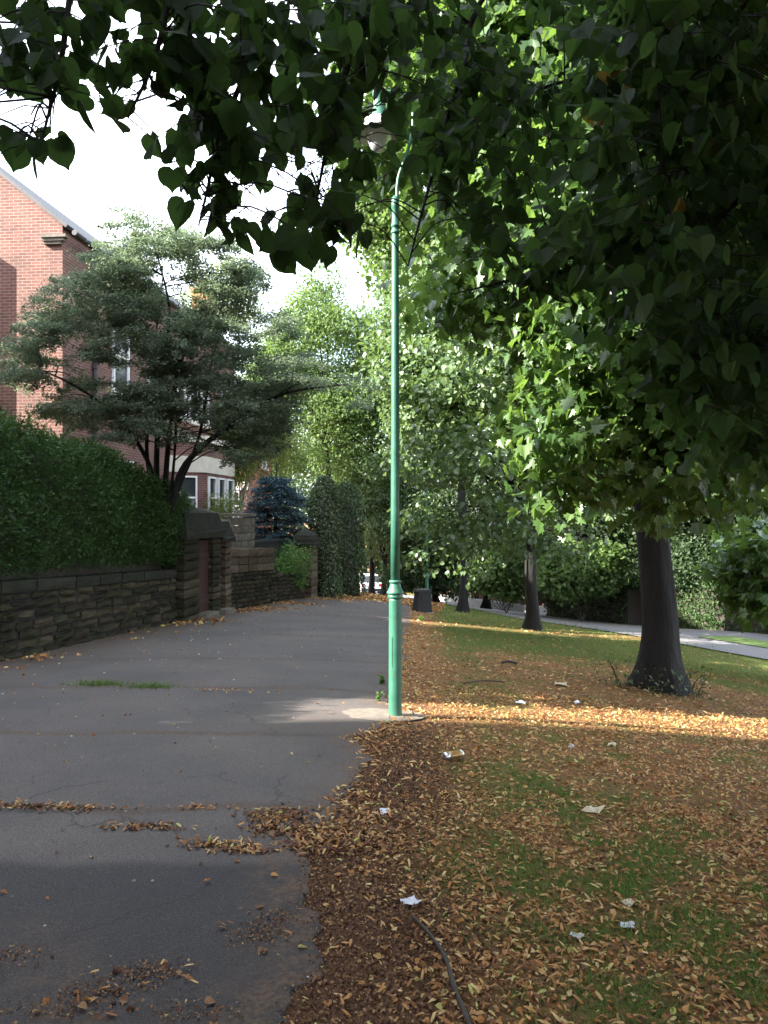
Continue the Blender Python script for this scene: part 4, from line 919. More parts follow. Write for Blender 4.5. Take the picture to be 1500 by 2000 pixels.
# unseen conifers added on the left to shade the lawn between the sun strips
C0 = 8.2 + SUN_SL * -10.6
for k, y in enumerate(np.linspace(C0 + 1.15, 14.15, 6)):
    cn = column("shade_conifer", "tall unseen conifer in the close row added left of the frame for shade", (-10.6, y), 1.25, 13.6 if k < 3 else 10.3, 4600, .3, OVAL, 'hedge', "tree", 120 + k, .12); cn["group"] = "close row of unseen conifers added for shade"

shrub("tall_shrub", "dense dark shrub rising behind the clipped hedge right of the big trunk", [(P(px, py, 34), 1.5) for px, py in ((1300, 1060), (1360, 1040), (1420, 1080), (1380, 1120), (1330, 1130), (1290, 1110), (1430, 1000))], 1500, 6, .22, .17, RHOMB, 'tree_dark', 141, tuple(P(1360, 1000, 34)[:2]))
shrub("tall_shrub", "dense dark shrub filling the right edge beyond the road", [(P(px, py, 31), 1.4) for px, py in ((1480, 1060), (1540, 1040), (1500, 1130), (1450, 1130), (1560, 1110), (1500, 980))], 1500, 6, .22, .16, RHOMB, 'tree_dark', 142, tuple(P(1500, 1000, 31)[:2]))
column("shade_conifer", "slim unseen conifer added past the end of the row to bound the second sun strip", (-10.6, 17.6), .44, 9.5, 3000, .22, OVAL, 'hedge', "tree", 127, .05)  # unseen, added to block sun beyond the second strip
# limes added out of frame as occluders: they roof the near path with shade
for k, (x, y, lb) in enumerate(((-3.6, -7.5, "unseen lime added behind the camera on the path side for its shade"), (7.5, -5.5, "unseen lime added behind the camera on the lawn side for its shade"), (9.5, 3.0, "unseen lime added right of the view on the lawn for its shade"))):
    zt = float(T(x, y)); tree("lime_tree", lb, (x, y), 4, .3, (x, y, zt + 7.6), (4.6, 4.4, 4.6), 40, 2600, 6, .4, .3, RHOMB, 'lime', seed=130 + k, rs=.4)

# ------------------------------------------------------------------ overhanging lime above the camera
rng = np.random.default_rng(201)
def ybound(px):
    return np.interp(px, [-200, 0, 60, 90, 125, 150, 200, 250, 300, 340, 380, 430, 480, 520, 560, 600, 650, 690, 715, 740, 790, 840, 890, 920, 960, 1000, 1050, 1100, 1150, 1200, 1260, 1320, 1400, 1500, 1700],
        [360, 345, 345, 300, 340, 270, 250, 262, 300, 420, 440, 470, 480, 490, 548, 520, 490, 530, 515, 350, 335, 350, 470, 560, 560, 600, 570, 600, 640, 700, 760, 830, 900, 930, 950])
def proj(p): return 750 + p[:, 0] * F / p[:, 1], 1000 - (p[:, 2] - EYE) * F / p[:, 1]
root = thing("lime_tree", "lime whose low leafy boughs hang over the camera across the top of the view", "tree", on(2.9, -1.2))
b0 = np.array(on(2.9, -1.2)); mbw = MB(); trunk(mbw, rng, b0, b0 + [0, .2, 5.2], .32, .2, 1.6, 18); topc = b0 + np.array([0, .2, 4.6])
mains = [[topc, (1.4, 1.0, 5.0), P(520, -260, 2.9), P(500, 0, 2.8), P(488, 110, 2.75), P(455, 200, 2.7), P(428, 265, 2.65), P(405, 370, 2.6), P(388, 440, 2.6)],
 [topc, (2.0, 1.2, 5.0), P(800, -150, 3.2), P(735, 20, 3.1), P(690, 110, 3.0), P(655, 200, 3.0), P(636, 300, 2.95), P(610, 430, 2.9)],
 [topc, (1.2, .8, 4.6), P(250, -300, 2.5), P(150, -60, 2.3), P(120, 120, 2.25), P(80, 280, 2.2)],
 [topc, (2.6, 1.5, 4.6), P(1480, -20, 3.6), P(1370, 100, 3.7), P(1230, 140, 3.8), P(1080, 165, 3.9), P(900, 240, 3.9), P(830, 300, 3.9)],
 [topc, (2.4, 1.4, 4.4), P(1500, 330, 3.3), P(1330, 420, 3.4), P(1150, 490, 3.5), P(1000, 545, 3.6), P(880, 575, 3.7)],
 [topc, (2.5, 1.3, 4.4), P(1600, 560, 3.0), P(1450, 680, 3.0), P(1350, 780, 3.05)],
 [topc, (2.2, 1.3, 5.0), P(1020, -120, 3.6), P(900, 150, 3.6), P(850, 320, 3.6), P(820, 430, 3.55), P(797, 520, 3.5)],
 [topc, (1.6, .9, 4.9), P(380, -200, 2.5), P(330, 0, 2.4), P(300, 120, 2.4), P(250, 230, 2.35)]]
paths = []
for mline in mains:
    p = bez([np.asarray(q, float) for q in mline], 7); paths.append(p)
    mbw.tube(p, np.concatenate([np.linspace(.05, .016, 15), np.linspace(.015, .0035, len(p) - 15)]), 6, cap=False)
allp = np.concatenate([p[12:] for p in paths])
lv_p, lv_t, lv_n, lv_s = [], [], [], []
def twig(a, u, l, size, dens=1.0):
    k = max(2, int(l / .036 * dens)); t = np.linspace(.1, 1, k); end = a + u * l + np.array([0, 0, -.25 * l]); midp = a + u * l * .5 + np.array([0, 0, .02])
    pts = (1 - t)[:, None] ** 2 * a + (2 * t * (1 - t))[:, None] * midp + (t ** 2)[:, None] * end
    if end[1] > .6:
        q = proj(np.array([end, a])); 
        if q[1][0] > ybound(q[0][0]) - 8 or (any(676 < q[0][i] < 806 and 150 < q[1][i] < 306 for i in (0, 1)) and rng.random() < .25): return
    mbw.tube([a, midp * .5 + (a + end) * .25, end], [.0028, .002, .0012], 4, cap=False)
    side = np.cross(u, [0, 0, 1]) + 1e-6; side /= np.linalg.norm(side); sg = np.where(np.arange(k) % 2 == 0, 1, -1)[:, None]
    tip = side * sg * .55 + u * .35 + np.array([0, 0, -.65]) + rng.normal(0, .3, (k, 3)); pos = pts + norm(tip) * .03
    face = norm(np.array([0, EYE * 0 + 1.5, 0])[None] * 0 + np.stack([-pos[:, 0], -pos[:, 1], EYE - pos[:, 2]], 1))
    nr = rng.normal(0, .75, (k, 3)) + np.array([0, -.1, .35]) + u * .3
    lv_p.append(pos); lv_t.append(tip); lv_n.append(nr); lv_s.append(size * rng.uniform(.6, 1.2, k))
def field(n, x0, x1, y0, y1, dmin, dmax, size, conn=.5, keep=lambda px, py: True, l=(.15, .34)):
    c = 0
    while c < n:
        px, py = rng.uniform(x0, x1), rng.uniform(y0, y1)
        if py > ybound(px) - 40 or not keep(px, py): continue
        a = P(px, py, rng.uniform(dmin, dmax)); an = rng.uniform(0, 2 * np.pi); u = norm(np.array([math.cos(an), math.sin(an), rng.uniform(-.7, .1)])); c += 1
        twig(a, u, rng.uniform(*l), size)
        if rng.random() < conn and not (620 < px < 860 and 90 < py < 370):
            j = allp[np.argmin(((allp - a) ** 2).sum(1))]
            if np.linalg.norm(j - a) < 1.2: mbw.tube(bez([j, (j + a) / 2 + [0, 0, .05], a], 3), np.linspace(.004, .0025, 7), 4, cap=False)
def keepL(px, py):
    if 660 < px < 815 and 140 < py < 315: return rng.random() < .75
    if 820 < px < 1200 and py < 640 and fbm(np.array(px / 60. + 8), np.array(py / 60.), 2) < .56: return False
    if px < 560 and fbm(np.array(px / 48. + 3), np.array(py / 40.), 2) < .51: return False
    return True
field(60, -800, -110, -250, 330, 2.3, 3.4, .088)
field(44, -120, 480, -220, 470, 2.1, 2.9, .088, keep=keepL)
field(74, 330, 720, -150, 540, 2.4, 3.3, .088, keep=keepL)
field(90, 640, 960, -150, 560, 3.0, 4.2, .08, keep=keepL)
field(520, 820, 1650, -250, 930, 3.0, 4.8, .085, .25, keepL)
field(300, 1150, 1750, -250, 930, 2.6, 3.8, .085, .2)
for px, py, d in ((395, 385, 2.6), (365, 400, 2.6), (440, 415, 2.6), (480, 430, 2.7), (520, 430, 2.7), (560, 400, 2.8), (570, 470, 2.75), (600, 430, 2.8), (610, 465, 2.9), (640, 410, 2.9), (690, 425, 2.9), (685, 490, 2.9), (330, 345, 2.6), (350, 380, 2.6), (540, 360, 2.7), (500, 380, 2.7), (460, 370, 2.7), (590, 350, 2.8), (650, 350, 2.9), (60, 250, 2.2), (95, 240, 2.3), (30, 290, 2.2), (575, 500, 2.8), (620, 380, 2.85)):
    a = P(px, py - 25, d)
    for _ in range(2): an = rng.uniform(0, 2 * np.pi); twig(a, norm(np.array([math.cos(an) * .6, math.sin(an) * .6, -.5])), .11, .088)
    j = allp[np.argmin(((allp - a) ** 2).sum(1))]; mbw.tube(bez([j, (j + a) / 2 + [0, 0, .04], a], 3), np.linspace(.0035, .002, 7), 4, cap=False)
NT0 = len(lv_p)
for p in paths:
    for k in range(14, len(p), 1):
        for _ in range(2):
            an = rng.uniform(0, 2 * np.pi); twig(p[k], norm(np.array([math.cos(an), math.sin(an), rng.uniform(-.6, .2)])), rng.uniform(.08, .24), .085)
pos = np.concatenate(lv_p); tip = np.concatenate(lv_t); nr = np.concatenate(lv_n); s = np.concatenate(lv_s)
px, py = proj(pos); lim = ybound(px) + 18
k = (py + s * .6 * F / np.maximum(pos[:, 1], .5) < lim + rng.normal(0, 12, len(px))) | (pos[:, 1] < .6)
k &= ~((px > 672) & (px < 806) & (py > 150) & (py < 305) & (rng.random(len(px)) < .64)) & (np.linalg.norm(pos - [0, 0, EYE], axis=1) > 1.2)
k &= ~((px < 760) & (py > lim - 170) & (rng.random(len(px)) < .42))
k &= ~((px > 752) & (px < 800) & (py > 320))
hl = fbm(px / 34. + 50, py / 34. + pos[:, 1] * .0, 2); k &= ~((px < 740) & (hl > np.where(py > 230, .56, .60)) & (rng.random(len(px)) < .9))
mb = MB(); k1 = k & (rng.random(len(k)) < .55); k2 = k & ~k1; mb.add_inst(*HEART, pos[k1], orient(tip[k1], nr[k1]), s[k1]); mb.add_inst(*HEART2, pos[k2], orient(tip[k2], nr[k2]), s[k2])
# rest of the crown, above and behind
bl = subblobs(rng, (3.2, .2, 8.2), (4.6, 4.6, 3.6), 30, .35, -.8); bl = [q for q in bl]
foliage(mb, rng, bl, 5200, 6, .28, .14, HEART, .5)
rb = [(P(px, py, d), .75) for px, py, d in ((1250, 60, 5.6), (1380, 160, 5.6), (1480, 300, 5.4), (1420, 480, 5.6), (1300, 300, 6.0), (1500, 600, 5.2), (1560, 100, 5.4), (1600, 450, 5.0), (1560, 780, 5.0), (1440, 700, 5.8))]
foliage(mb, rng, rb, 900, 6, .2, .09, HEART, .5)
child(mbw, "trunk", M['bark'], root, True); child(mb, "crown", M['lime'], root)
# a yellowed spray among the dark leaves
mb = MB()
for q in ((1170, 140, 3.4), (1200, 175, 3.4), (1235, 170, 3.5), (1150, 205, 3.45), (1190, 215, 3.4), (1240, 215, 3.5), (1215, 120, 3.5), (1262, 190, 3.5), (1330, 390, 3.2)):
    c = P(*q)[None]; mb.add_inst(*HEART, c, orient(rng.normal(0, .4, (1, 3)) + [0, 0, -.8], rng.normal(0, .4, (1, 3)) + [0, -.9, .3]), np.array([.085]))
M['yellow'] = leaf_mat("yellowed_leaf", [(0, (.16, .09, .02)), (1, (.26, .16, .03))], .45, (.45, .3, .04)); child(mb, "leaves", M['yellow'], root, label="yellowing leaves among the dark ones")

# ------------------------------------------------------------------ lamps
def make_lamp(label, loc):
    root = thing("street_lamp", label, "street lamp", tuple(loc)); k = 7.28 / F                       # metres per photo pixel at the lamp
    H = lambda py: (1400 - py) * k
    mb = MB(); mb.lathe([(.068, -.2), (.066, .0), (.063, .08), (.062, H(1300)), (.060, H(1172)), (.060, H(1168))], sides=28)
    base = mb.build("base_column", M['green'], root, True)
    mb = MB(); mb.box((-.03, -.0535, .62), (.003, .004, .14)); mb.build("hatch", M['green'], base)
    mb = MB(); mb.lathe([(.060, H(1168)), (.072, H(1166)), (.072, H(1162)), (.064, H(1160)), (.078, H(1159)), (.082, H(1157)), (.080, H(1155)), (.066, H(1151)), (.056, H(1146)), (.05, H(1140)), (.047, H(1138)), (.058, H(1137)), (.06, H(1135)), (.057, H(1133)), (.044, H(1132))], sides=28)
    mb.build("collar", M['green'], root, True)
    mb = MB(); mb.lathe([(.044, H(1133)), (.042, H(1000)), (.036, H(600)), (.033, H(457)), (.033, H(455))], sides=24); sh = mb.build("shaft", M['green'], root, True)
    mb = MB(); mb.lathe([(.033, H(457)), (.042, H(456)), (.042, H(452)), (.034, H(450)), (.034, H(444)), (.041, H(443)), (.041, H(439)), (.033, H(437)), (.031, H(408)), (.037, H(406)), (.037, H(388)), (.03, H(386)), (.014, H(382))], sides=24)
    mb.build("top_sleeve", M['green'], root, True)
    q = lambda px, py, dy=0.: ((px - 772) * k, dy, H(py))
    mb = MB(); pts = bez([q(776, 390), q(776, 365), q(780, 340), q(791, 310), q(803, 268), q(807, 225), q(800, 192), q(785, 180), q(762, 178), q(742, 179)], 5)
    mb.tube(pts, np.linspace(.017, .013, len(pts)), 10); mb.build("swan_neck", M['green'], root, True)
    cx = (741 - 772) * k; la = []
    mb = MB(); mb.lathe([(.03, H(174)), (.062, H(178)), (.066, H(184)), (.058, H(188)), (.055, H(208)), (.066, H(213)), (.068, H(222)), (.085, H(228)), (.09, H(234)), (.06, H(234))], (cx, 0, 0), 24); mb.build("lamp_cap", M['green'], root, True)
    mb = MB(); prof = [(.08, H(231)), (.14, H(236)), (.2, H(246)), (.235, H(260)), (.238, H(264)), (.232, H(264)), (.195, H(250)), (.13, H(241)), (.07, H(237))]
    mb.lathe(prof, (cx, 0, 0), 32); mb.build("lamp_shade", M['lamp_white'], root, True)
    mb = MB(); mb.lathe([(.125, H(245)), (.13, H(256)), (.115, H(272)), (.085, H(287)), (.04, H(294)), (.01, H(296))], (cx, 0, 0), 24); mb.build("lamp_bowl", M['bowl'], root, True)
    return root
lamp = make_lamp("tall green cast-iron lamp column with white shaded lantern at the path edge", LAMP)
l2 = copy_tree(lamp); q = P(834, 1000, 27.3); l2.location = on(q[0], q[1]); l2["label"] = "second green lamp column in shade behind the black bin"
lamp["group"] = l2["group"] = "green lamp columns along the path"

# ------------------------------------------------------------------ bin, car and small things
bp = G(824, 1194); bp = np.array(on(P(824, 1000, 25)[0], 25)); root = thing("litter_bin", "black square litter bin leaning at the path edge by the second lamp", "litter bin", tuple(bp), .35)
def taper_box(mb, w0, d0, w1, d1, z0, z1, sx=0):
    V = [(-w0, -d0, z0), (w0, -d0, z0), (w0, d0, z0), (-w0, d0, z0), (-w1 + sx, -d1, z1), (w1 + sx, -d1, z1), (w1 + sx, d1, z1), (-w1 + sx, d1, z1)]
    mb.add(V, [(3, 2, 1, 0), (4, 5, 6, 7), (0, 1, 5, 4), (1, 2, 6, 5), (2, 3, 7, 6), (3, 0, 4, 7)])
mb = MB(); taper_box(mb, .26, .24, .2, .2, -.05, .66, .03); mb.build("body", M['black'], root)
mb = MB(); taper_box(mb, .225, .225, .215, .215, .66, .73, .03); mb.build("lid", M['black'], root)
mb = MB(); mb.box((.02, -.226, .45), (.13, .012, .06)); mb.build("opening", M['rubber'], root)
mb = MB(); mb.box((0, 0, -.04), (.29, .27, .04)); mb.build("base", M['kerb'], root)
# white car
cp = P(716, 1000, 61); cz = float(T(cp[0], cp[1])) ; root = thing("parked_car", "white hatchback parked on the road beyond the end of the path", "car", (cp[0], cp[1], cz), R(12))
sec = [(-2.0, .32, .62, .80), (-1.95, .3, .95, .84), (-1.55, .28, 1.02, .87), (-.6, .28, .98, .88), (.9, .28, .96, .88), (1.6, .28, .82, .85), (2.0, .34, .62, .76)]
mb = MB(); V = []
for y, z0, z1, w_ in sec: V += [(-w_, y, z0), (w_, y, z0), (w_ * 1.02, y, (z0 + z1) / 2), (w_ * .93, y, z1), (-w_ * .93, y, z1), (-w_ * 1.02, y, (z0 + z1) / 2)]
Fc = [(5, 4, 3, 2, 1, 0), tuple(6 * (len(sec) - 1) + j for j in range(6))]
for i in range(len(sec) - 1):
    for j in range(6): Fc.append((i * 6 + j, i * 6 + (j + 1) % 6, i * 6 + 6 + (j + 1) % 6, i * 6 + 6 + j))
mb.add(V, Fc); mb.build("body", M['carwhite'], root)
mb = MB(); V = []
for y, z, w_ in ((-1.85, .96, .8), (1.0, .94, .8), (.25, 1.48, .62), (-1.4, 1.46, .62)): V += [(-w_, y, z), (w_, y, z)]
mb.add(V, [(0, 1, 3, 2), (2, 3, 5, 4), (4, 5, 7, 6), (6, 7, 1, 0), (0, 2, 4, 6), (1, 7, 5, 3)]); cab = mb.build("cabin", M['glass'], root)
mb = MB(); taper_box(mb, .64, .86, .6, .78, 1.46, 1.52); mb.v[-1] = mb.v[-1] + np.array([0, -.57, 0]); mb.build("roof", M['carwhite'], root)
for sx in (-1, 1):
    for y in (-1.25, 1.3):
        mb = MB(); a = np.linspace(0, 2 * np.pi, 20, endpoint=False)
        V = [(sx * x_, y + .3 * math.cos(t), .3 + .3 * math.sin(t)) for x_ in (.68, .89) for t in a]; mb.add(V, [tuple(range(19, -1, -1)), tuple(range(20, 40))] + [(i, (i + 1) % 20, 20 + (i + 1) % 20, 20 + i) for i in range(20)])
        wh = mb.build("wheel", M['rubber'], root)
        mb = MB(); V = [(sx * x_, y + .19 * math.cos(t), .3 + .19 * math.sin(t)) for x_ in (.85, .9) for t in a]; mb.add(V, [tuple(range(19, -1, -1)), tuple(range(20, 40))] + [(i, (i + 1) % 20, 20 + (i + 1) % 20, 20 + i) for i in range(20)]); mb.build("rim", M['metal'], wh)
    mb = MB(); mb.box((sx * .68, -1.99, .78), (.11, .03, .1)); mb.build("tail_light", M['redlamp'], root)
mb = MB(); mb.box((0, -2.01, .42), (.8, .06, .1)); mb.build("bumper", M['black'], root)

# crushed can
g = G(886, 1486); root = thing("drink_can", "crushed drinks can with a gold and brown side lying on the lawn", "can", (g[0], g[1], g[2] + .045), R(28))
ang = np.linspace(0, 2 * np.pi, 20, endpoint=False); rngc = np.random.default_rng(301)
def cyl_x(mb, prof):
    V = np.concatenate([np.stack([np.full(20, x_), r * np.cos(ang), r * np.sin(ang) * .8], 1) for x_, r in prof]); n_ = len(prof)
    mb.add(V, [tuple(range(20))] + [(i * 20 + j, i * 20 + 20 + j, i * 20 + 20 + (j + 1) % 20, i * 20 + (j + 1) % 20) for i in range(n_ - 1) for j in range(20)] + [tuple((n_ - 1) * 20 + j for j in range(19, -1, -1))])
mb = MB(); cyl_x(mb, [(-.045, .038), (-.02, .034), (.0, .037), (.03, .033), (.055, .038)]); mb.build("body", M['can'], root, True)
mb = MB(); cyl_x(mb, [(-.085, .026), (-.083, .03), (-.068, .034), (-.0455, .0375)]); mb.build("rim", M['metal'], root, True)
mb = MB(); cyl_x(mb, [(.0555, .0375), (.07, .034), (.078, .028)]); mb.build("base", M['metal'], root, True)
# paper scraps
def scrap(px, py, s, mat, label, seed, cat="litter", name="paper_scrap"):
    rng = np.random.default_rng(seed); g = G(px, py); k = 5; V = []
    for i in range(k):
        for j in range(k): V.append((s * (i / 4 - .5) + s * .03 * rng.normal(), s * .75 * (j / 4 - .5) * (1 + .15 * (i / 4 - .5)) + s * .03 * rng.normal(), s * .14 * math.sin(i * 1.3 + seed) * math.cos(j * 1.1 + seed * 2) + s * .15 + .008))
    V = np.array(V); top_ = len(V); V2 = V - [0, 0, .003]
    Fc = [(i * k + j, (i + 1) * k + j, (i + 1) * k + j + 1, i * k + j + 1) for i in range(k - 1) for j in range(k - 1)]; Fb = [tuple(x + top_ for x in f_[::-1]) for f_ in Fc]
    mb = MB(); mb.add(np.vstack([V, V2]), Fc + Fb); o = mb.build(name, M[mat]); o.location = tuple(g); o.rotation_euler = (0, 0, rng.uniform(0, 6)); tag(o, label, cat, "scraps of litter on the lawn")
scrap(1116, 1462, .07, 'paper', "bluish white crumpled scrap just below the sunlit strip", 1)
scrap(1196, 1459, .09, 'card', "beige paper scrap beside the bluish one below the sunlit strip", 2)
scrap(1160, 1588, .12, 'card', "largest beige card scrap in the middle of the lawn", 3)
scrap(1126, 1837, .045, 'paper', "small bright white scrap low on the near lawn", 4)
scrap(802, 1770, .075, 'paper', "white scrap on bare soil near the path edge", 5)
scrap(752, 1592, .075, 'paper', "flattened pale scrap in the leaf drift by the path", 6)
scrap(1228, 1769, .06, 'card', "small square cream scrap above the near lawn leaves", 7)
scrap(1018, 1376, .11, 'paper', "white scrap lying in the sunlit strip", 8)
scrap(1126, 1375, .1, 'paper', "white scrap at the shaded upper edge of the sunlit strip", 9)
scrap(1225, 1815, .055, 'paper', "greyish scrap half under leaves right of the small white one", 10)
scrap(1095, 1340, .16, 'card', "grey flat scrap on brown ground left of the big trunk", 11)
# dark bent stick
pts = [G(*q) + [0, 0, h] for q, h in (((806, 1800), .012), ((838, 1842), .03), ((868, 1890), .035), ((888, 1950), .03), ((915, 2010), .012), ((950, 2080), .01))]
mb = MB(); p = bez(pts, 6); mb.tube(p, np.linspace(.006, .011, len(p)) * (1 + .3 * np.sin(np.arange(len(p)) * 1.7) * np.sin(np.arange(len(p)) * .6)), 7)
tag(mb.build("fallen_stick", M['twig'], None, True), "dark bent stick lying on the near lawn", "stick")
for q0, q1, lb in (((905, 1340), (985, 1337), "thin dry twig across the bare ground right of the lamp"), ((980, 1298), (1010, 1300), "short dark branch stub on the lawn left of the big trunk")):
    a, b_ = G(*q0) + [0, 0, .03], G(*q1) + [0, 0, .03]; mb = MB(); mb.tube(bez([a, (a + b_) / 2 + [0, .03, .02], b_], 5), .02 if q0[0] > 950 else .009, 6); tag(mb.build("fallen_stick", M['twig'], None, True), lb, "stick")
# weeds
def weed(px, py, n, h, s, label, seed):
    rng = np.random.default_rng(seed); g = G(px, py); root = thing("weed_plant", label, "weed", tuple(g)); mb = MB(); ms = MB()
    for k in range(max(3, n // 12)):
        u = np.array([rng.normal(0, .3), rng.normal(0, .3), 1]); u /= np.linalg.norm(u); e = g + u * h * rng.uniform(.5, 1.); ms.tube([g - [0, 0, .02], (g + e) / 2 + rng.normal(0, .01, 3), e], [.004, .003, .002], 4)
        t = rng.uniform(.15, 1, 12); p = g + (e - g) * t[:, None]; mb.add_inst(*OVAL, p, orient(rdir(rng, 12) + [0, 0, .3], rdir(rng, 12) * .6 + [0, 0, 1]), s * rng.uniform(.6, 1.2, 12))
    child(ms, "stem", M['weed'], root); child(mb, "foliage", M['weed'], root)
weed(747, 1338, 48, .2, .05, "small green weed by the left of the lamp column", 1)
weed(738, 1372, 24, .1, .04, "lower weed in the leaves at the lamp column foot", 2)
weed(822, 1213, 40, .18, .07, "sunlit weed at the lawn corner in front of the bin", 3)
def tuft(px, py, w_, n, label, seed):
    rng = np.random.default_rng(seed); g = G(px, py); mb = MB(); x = g[0] + rng.normal(0, w_, n); y = g[1] + rng.normal(0, .05, n); p = np.stack([x, y, T(x, y) + .01], 1)
    mb.add_inst(*BLADE, p, orient(rng.normal(0, .5, (n, 3)) + [0, 0, .8], rdir(rng, n)), np.stack([np.full(n, .006), rng.uniform(.04, .11, n), rng.uniform(.04, .1, n)], 1)); o = mb.build("grass_tuft", M['grass']); tag(o, label, "grass tuft", "grass tufts in the cracks of the path")
tuft(195, 1341, .17, 420, "wider grass tuft in a crack across the path", 5); tuft(292, 1345, .13, 320, "narrower grass tuft right beside the wider one", 6)

# ------------------------------------------------------------------ leaf litter and grass
TORN = (np.array([(0, 0, 0), (.4, .1, .06), (.3, .4, .02), (.45, .75, .1), (.05, .9, .03), (-.3, .7, .08), (-.2, .45, .0), (-.42, .2, .07)], float), [(0, 1, 2, 6, 7), (2, 3, 4, 5, 6)])
rng = np.random.default_rng(401); mb = MB(); mbd = MB()
def lay(mb, x, y, size, tmpl, dz=.004, lift=.35):
    n = len(x); p = np.stack([x, y, T(x, y) + dz + rng.random(n) * .012], 1); tip = np.stack([rng.normal(size=n), rng.normal(size=n), rng.normal(0, lift * .5, n)], 1); nr = rng.normal(0, lift, (n, 3)) + [0, 0, 1.]
    mb.add_inst(tmpl[0], tmpl[1], p, orient(tip, nr), size)
def wedge(n, y0, y1, pw=1.0):
    y = y0 + (y1 - y0) * rng.random(n) ** pw; x = rng.uniform(-.52, .53, n) * y; return x, y
for (n, y0, y1, s0, s1) in ((56000, 2.2, 5.0, .010, .052), (50000, 4.8, 9.5, .018, .065), (26000, 9, 17, .04, .09), (14000, 16, 34, .07, .15)):
    x, y = wedge(n, y0, y1, .8); e = x - (right_x(y)); gr = green(x, y); pr = np.where(e > -.02, .66 * (1 - .85 * bare(x, y)) * (1.0 - .8 * gr) * (.35 + .65 * smooth(.05, .5, e)) * (.45 + .9 * fbm(x * 2 + 30, y * 2, 3)), 0)
    if y0 > 8: pr = pr * (.55 + .45 * (1 - gr))
    k = rng.random(n) < pr; x, y = x[k], y[k]; n = len(x); c = rng.random(n)
    for lo, hi, tm in ((0, .5, BRACT), (.5, .74, CRUMP), (.74, .92, TORN), (.92, 1.01, HEART)):
        q = (c >= lo) & (c < hi); lay(mb, x[q], y[q], rng.uniform(s0, s1, q.sum()) * (.62 if tm is not BRACT else 1), tm)
# leaf drift along the path edge
yy_ = 3.9 + 20 * rng.random(5500) ** 1.3; xx_ = right_x(yy_) + rag(yy_) + np.abs(rng.normal(0, .22, 5500)) - .08; k = rng.random(5500) < .3 + .7 * smooth(.4, .6, fbm(yy_ * 1.1, yy_ * 0, 2)); lay(mb, xx_[k], yy_[k], rng.uniform(.03, .075, k.sum()), BRACT)
def clump(px, py, sx, sy, n, dark=.5, s=(.012, .042)):
    n = int(n * 1.5); sx *= 1.5; sy *= 1.3
    g = G(px, py); x = g[0] + rng.normal(0, sx, n); y = g[1] + rng.normal(0, sy, n); k = rng.random(n) < dark
    lay(mbd, x[k], y[k], rng.uniform(*s, k.sum()), CRUMP, .016, .35); lay(mb, x[~k], y[~k], rng.uniform(*s, (~k).sum()) * 1.3, BRACT, .018, .4)
for q in ((545, 1600, .07, .05, 170, .7), (560, 1625, .09, .05, 150, .6), (640, 1650, .07, .07, 260, .65), (690, 1640, .1, .09, 220, .5), (430, 1660, .07, .02, 110, .45), (480, 1668, .07, .015, 60, .6), (285, 1622, .08, .02, 90, .6), (40, 1582, .12, .02, 90, .6),
          (160, 1586, .1, .02, 60, .6), (290, 1912, .06, .05, 8, .5), (180, 1950, .06, .06, 5, .5), (510, 1830, .06, .06, 6, .5), (380, 1585, .05, .02, 20, .5), (430, 1353, .16, .03, 40, .2), (240, 1990, .1, .04, 8, .8)): clump(*q)
for q in ((510, 1830, .06, .07, 300), (550, 1800, .03, .05, 110), (290, 1912, .07, .05, 330), (180, 1950, .07, .05, 260), (30, 1880, .08, .04, 150), (90, 1985, .1, .03, 130), (380, 1990, .08, .03, 120)):
    g = G(q[0], q[1]); x = g[0] + rng.normal(0, q[2], q[4]); y = g[1] + rng.normal(0, q[3], q[4]); lay(mbd, x, y, rng.uniform(.004, .013, q[4]), CRUMP, .016, .4)
# scattered leaves on the asphalt, and along the wall foot
n = 420; y = 2.4 + 20 * rng.random(n) ** 1.5; x = left_x(y) + (right_x(y) - left_x(y)) * rng.random(n); lay(mb, x, y, rng.uniform(.012, .04, n), CRUMP, .016)
n = 2600; y = rng.uniform(9, 28, n); x = left_x(y) + np.abs(rng.normal(0, .28 + .012 * y, n)) + .02; k = rng.random(n) < smooth(.35, .6, fbm(y * .9, y * 0 + 7, 3)) * (.25 + .75 * smooth(15, 19, y)); lay(mb, x[k], y[k], rng.uniform(.04, .1, k.sum()), CRUMP, .016)
n = 5000; y = rng.uniform(25, 45, n); x = rng.uniform(-.08, .09, n) * y - .5; k = (y > Y_END - .5) | (x > right_x(y)); lay(mb, x[k], y[k], rng.uniform(.1, .2, k.sum()), CRUMP, .02)
tag(mb.build("leaf_litter", M['litter']), "tan and orange fallen lime leaves covering the lawn", "leaves", kind='stuff')
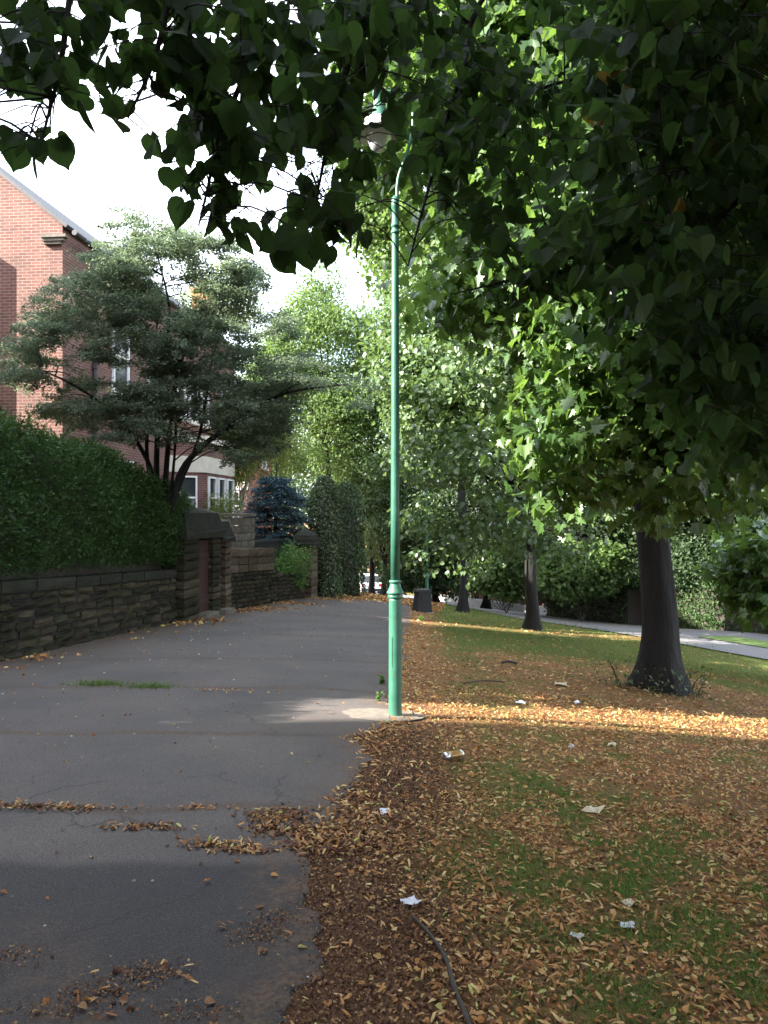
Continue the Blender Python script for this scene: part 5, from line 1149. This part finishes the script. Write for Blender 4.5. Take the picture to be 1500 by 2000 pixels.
# dark crumbs on the bare soil strip
n = 42000; y = 2.2 + 4.5 * rng.random(n); x = right_x(y) + rag(y) + rng.uniform(-.06, .9, n); k = rng.random(n) < np.clip(bare(x, y) + .12, 0, 1); lay(mbd, x[k], y[k], rng.uniform(.004, .018, k.sum()), CRUMP, .003, .6)
tag(mbd.build("rotting_leaves", M['litter_dark']), "dark rotted leaf crumbs and clumps along the path edge", "leaves", kind='stuff')
mb = MB()
for n, y0, y1, h0, h1, w_ in ((150000, 2.2, 9.5, .025, .065, .004), (90000, 9, 22, .03, .075, .007), (26000, 20, 40, .06, .13, .018)):
    x, y = wedge(n, y0, y1, .9); k = (x > right_x(y) + .05) & (rng.random(n) < green(x, y) ** 1.3); x, y = x[k], y[k]; n = len(x)
    rd = np.min(((np.stack([x, y], 1)[:, None] - rc[None, ::3]) ** 2).sum(-1), 1) ** .5; k = rd > 2.6; x, y = x[k], y[k]; n = len(x)
    p = np.stack([x, y, T(x, y)], 1); mb.add_inst(*BLADE, p, orient(rng.normal(0, .55, (n, 3)) + [0, 0, .75], rdir(rng, n)), np.stack([np.full(n, w_), rng.uniform(h0, h1, n), rng.uniform(h0, h1, n)], 1))
tag(mb.build("grass", M['grass']), "short patchy green grass on the sloping lawn", "grass", kind='stuff')

# grit on the asphalt
rng = np.random.default_rng(501); mb = MB(); n = 260; y = 2.4 + 14 * rng.random(n) ** 1.6; x = left_x(y) + (right_x(y) - left_x(y)) * rng.random(n); sz = rng.uniform(.004, .011, n) * (1 + .08 * y)
tv = np.array([(1, 0, 0), (0, 1, 0), (-1, 0, 0), (0, -1, 0), (0, 0, .7), (0, 0, -.4)], float); tf = [(0, 1, 4), (1, 2, 4), (2, 3, 4), (3, 0, 4), (1, 0, 5), (2, 1, 5), (3, 2, 5), (0, 3, 5)]
p = np.stack([x, y, T(x, y) + .016], 1); mb.add_inst(tv, tf, p, orient(np.stack([rng.normal(size=n), rng.normal(size=n), 0 * x], 1), np.tile([0, 0, 1.], (n, 1))), sz)
M['grit'] = leaf_mat("grit", [(0, (.06, .055, .05)), (.6, (.16, .15, .14)), (1, (.35, .33, .31))], 0); tag(mb.build("grit", M['grit']), "loose grit and small stones on the asphalt path", "grit", kind='stuff')
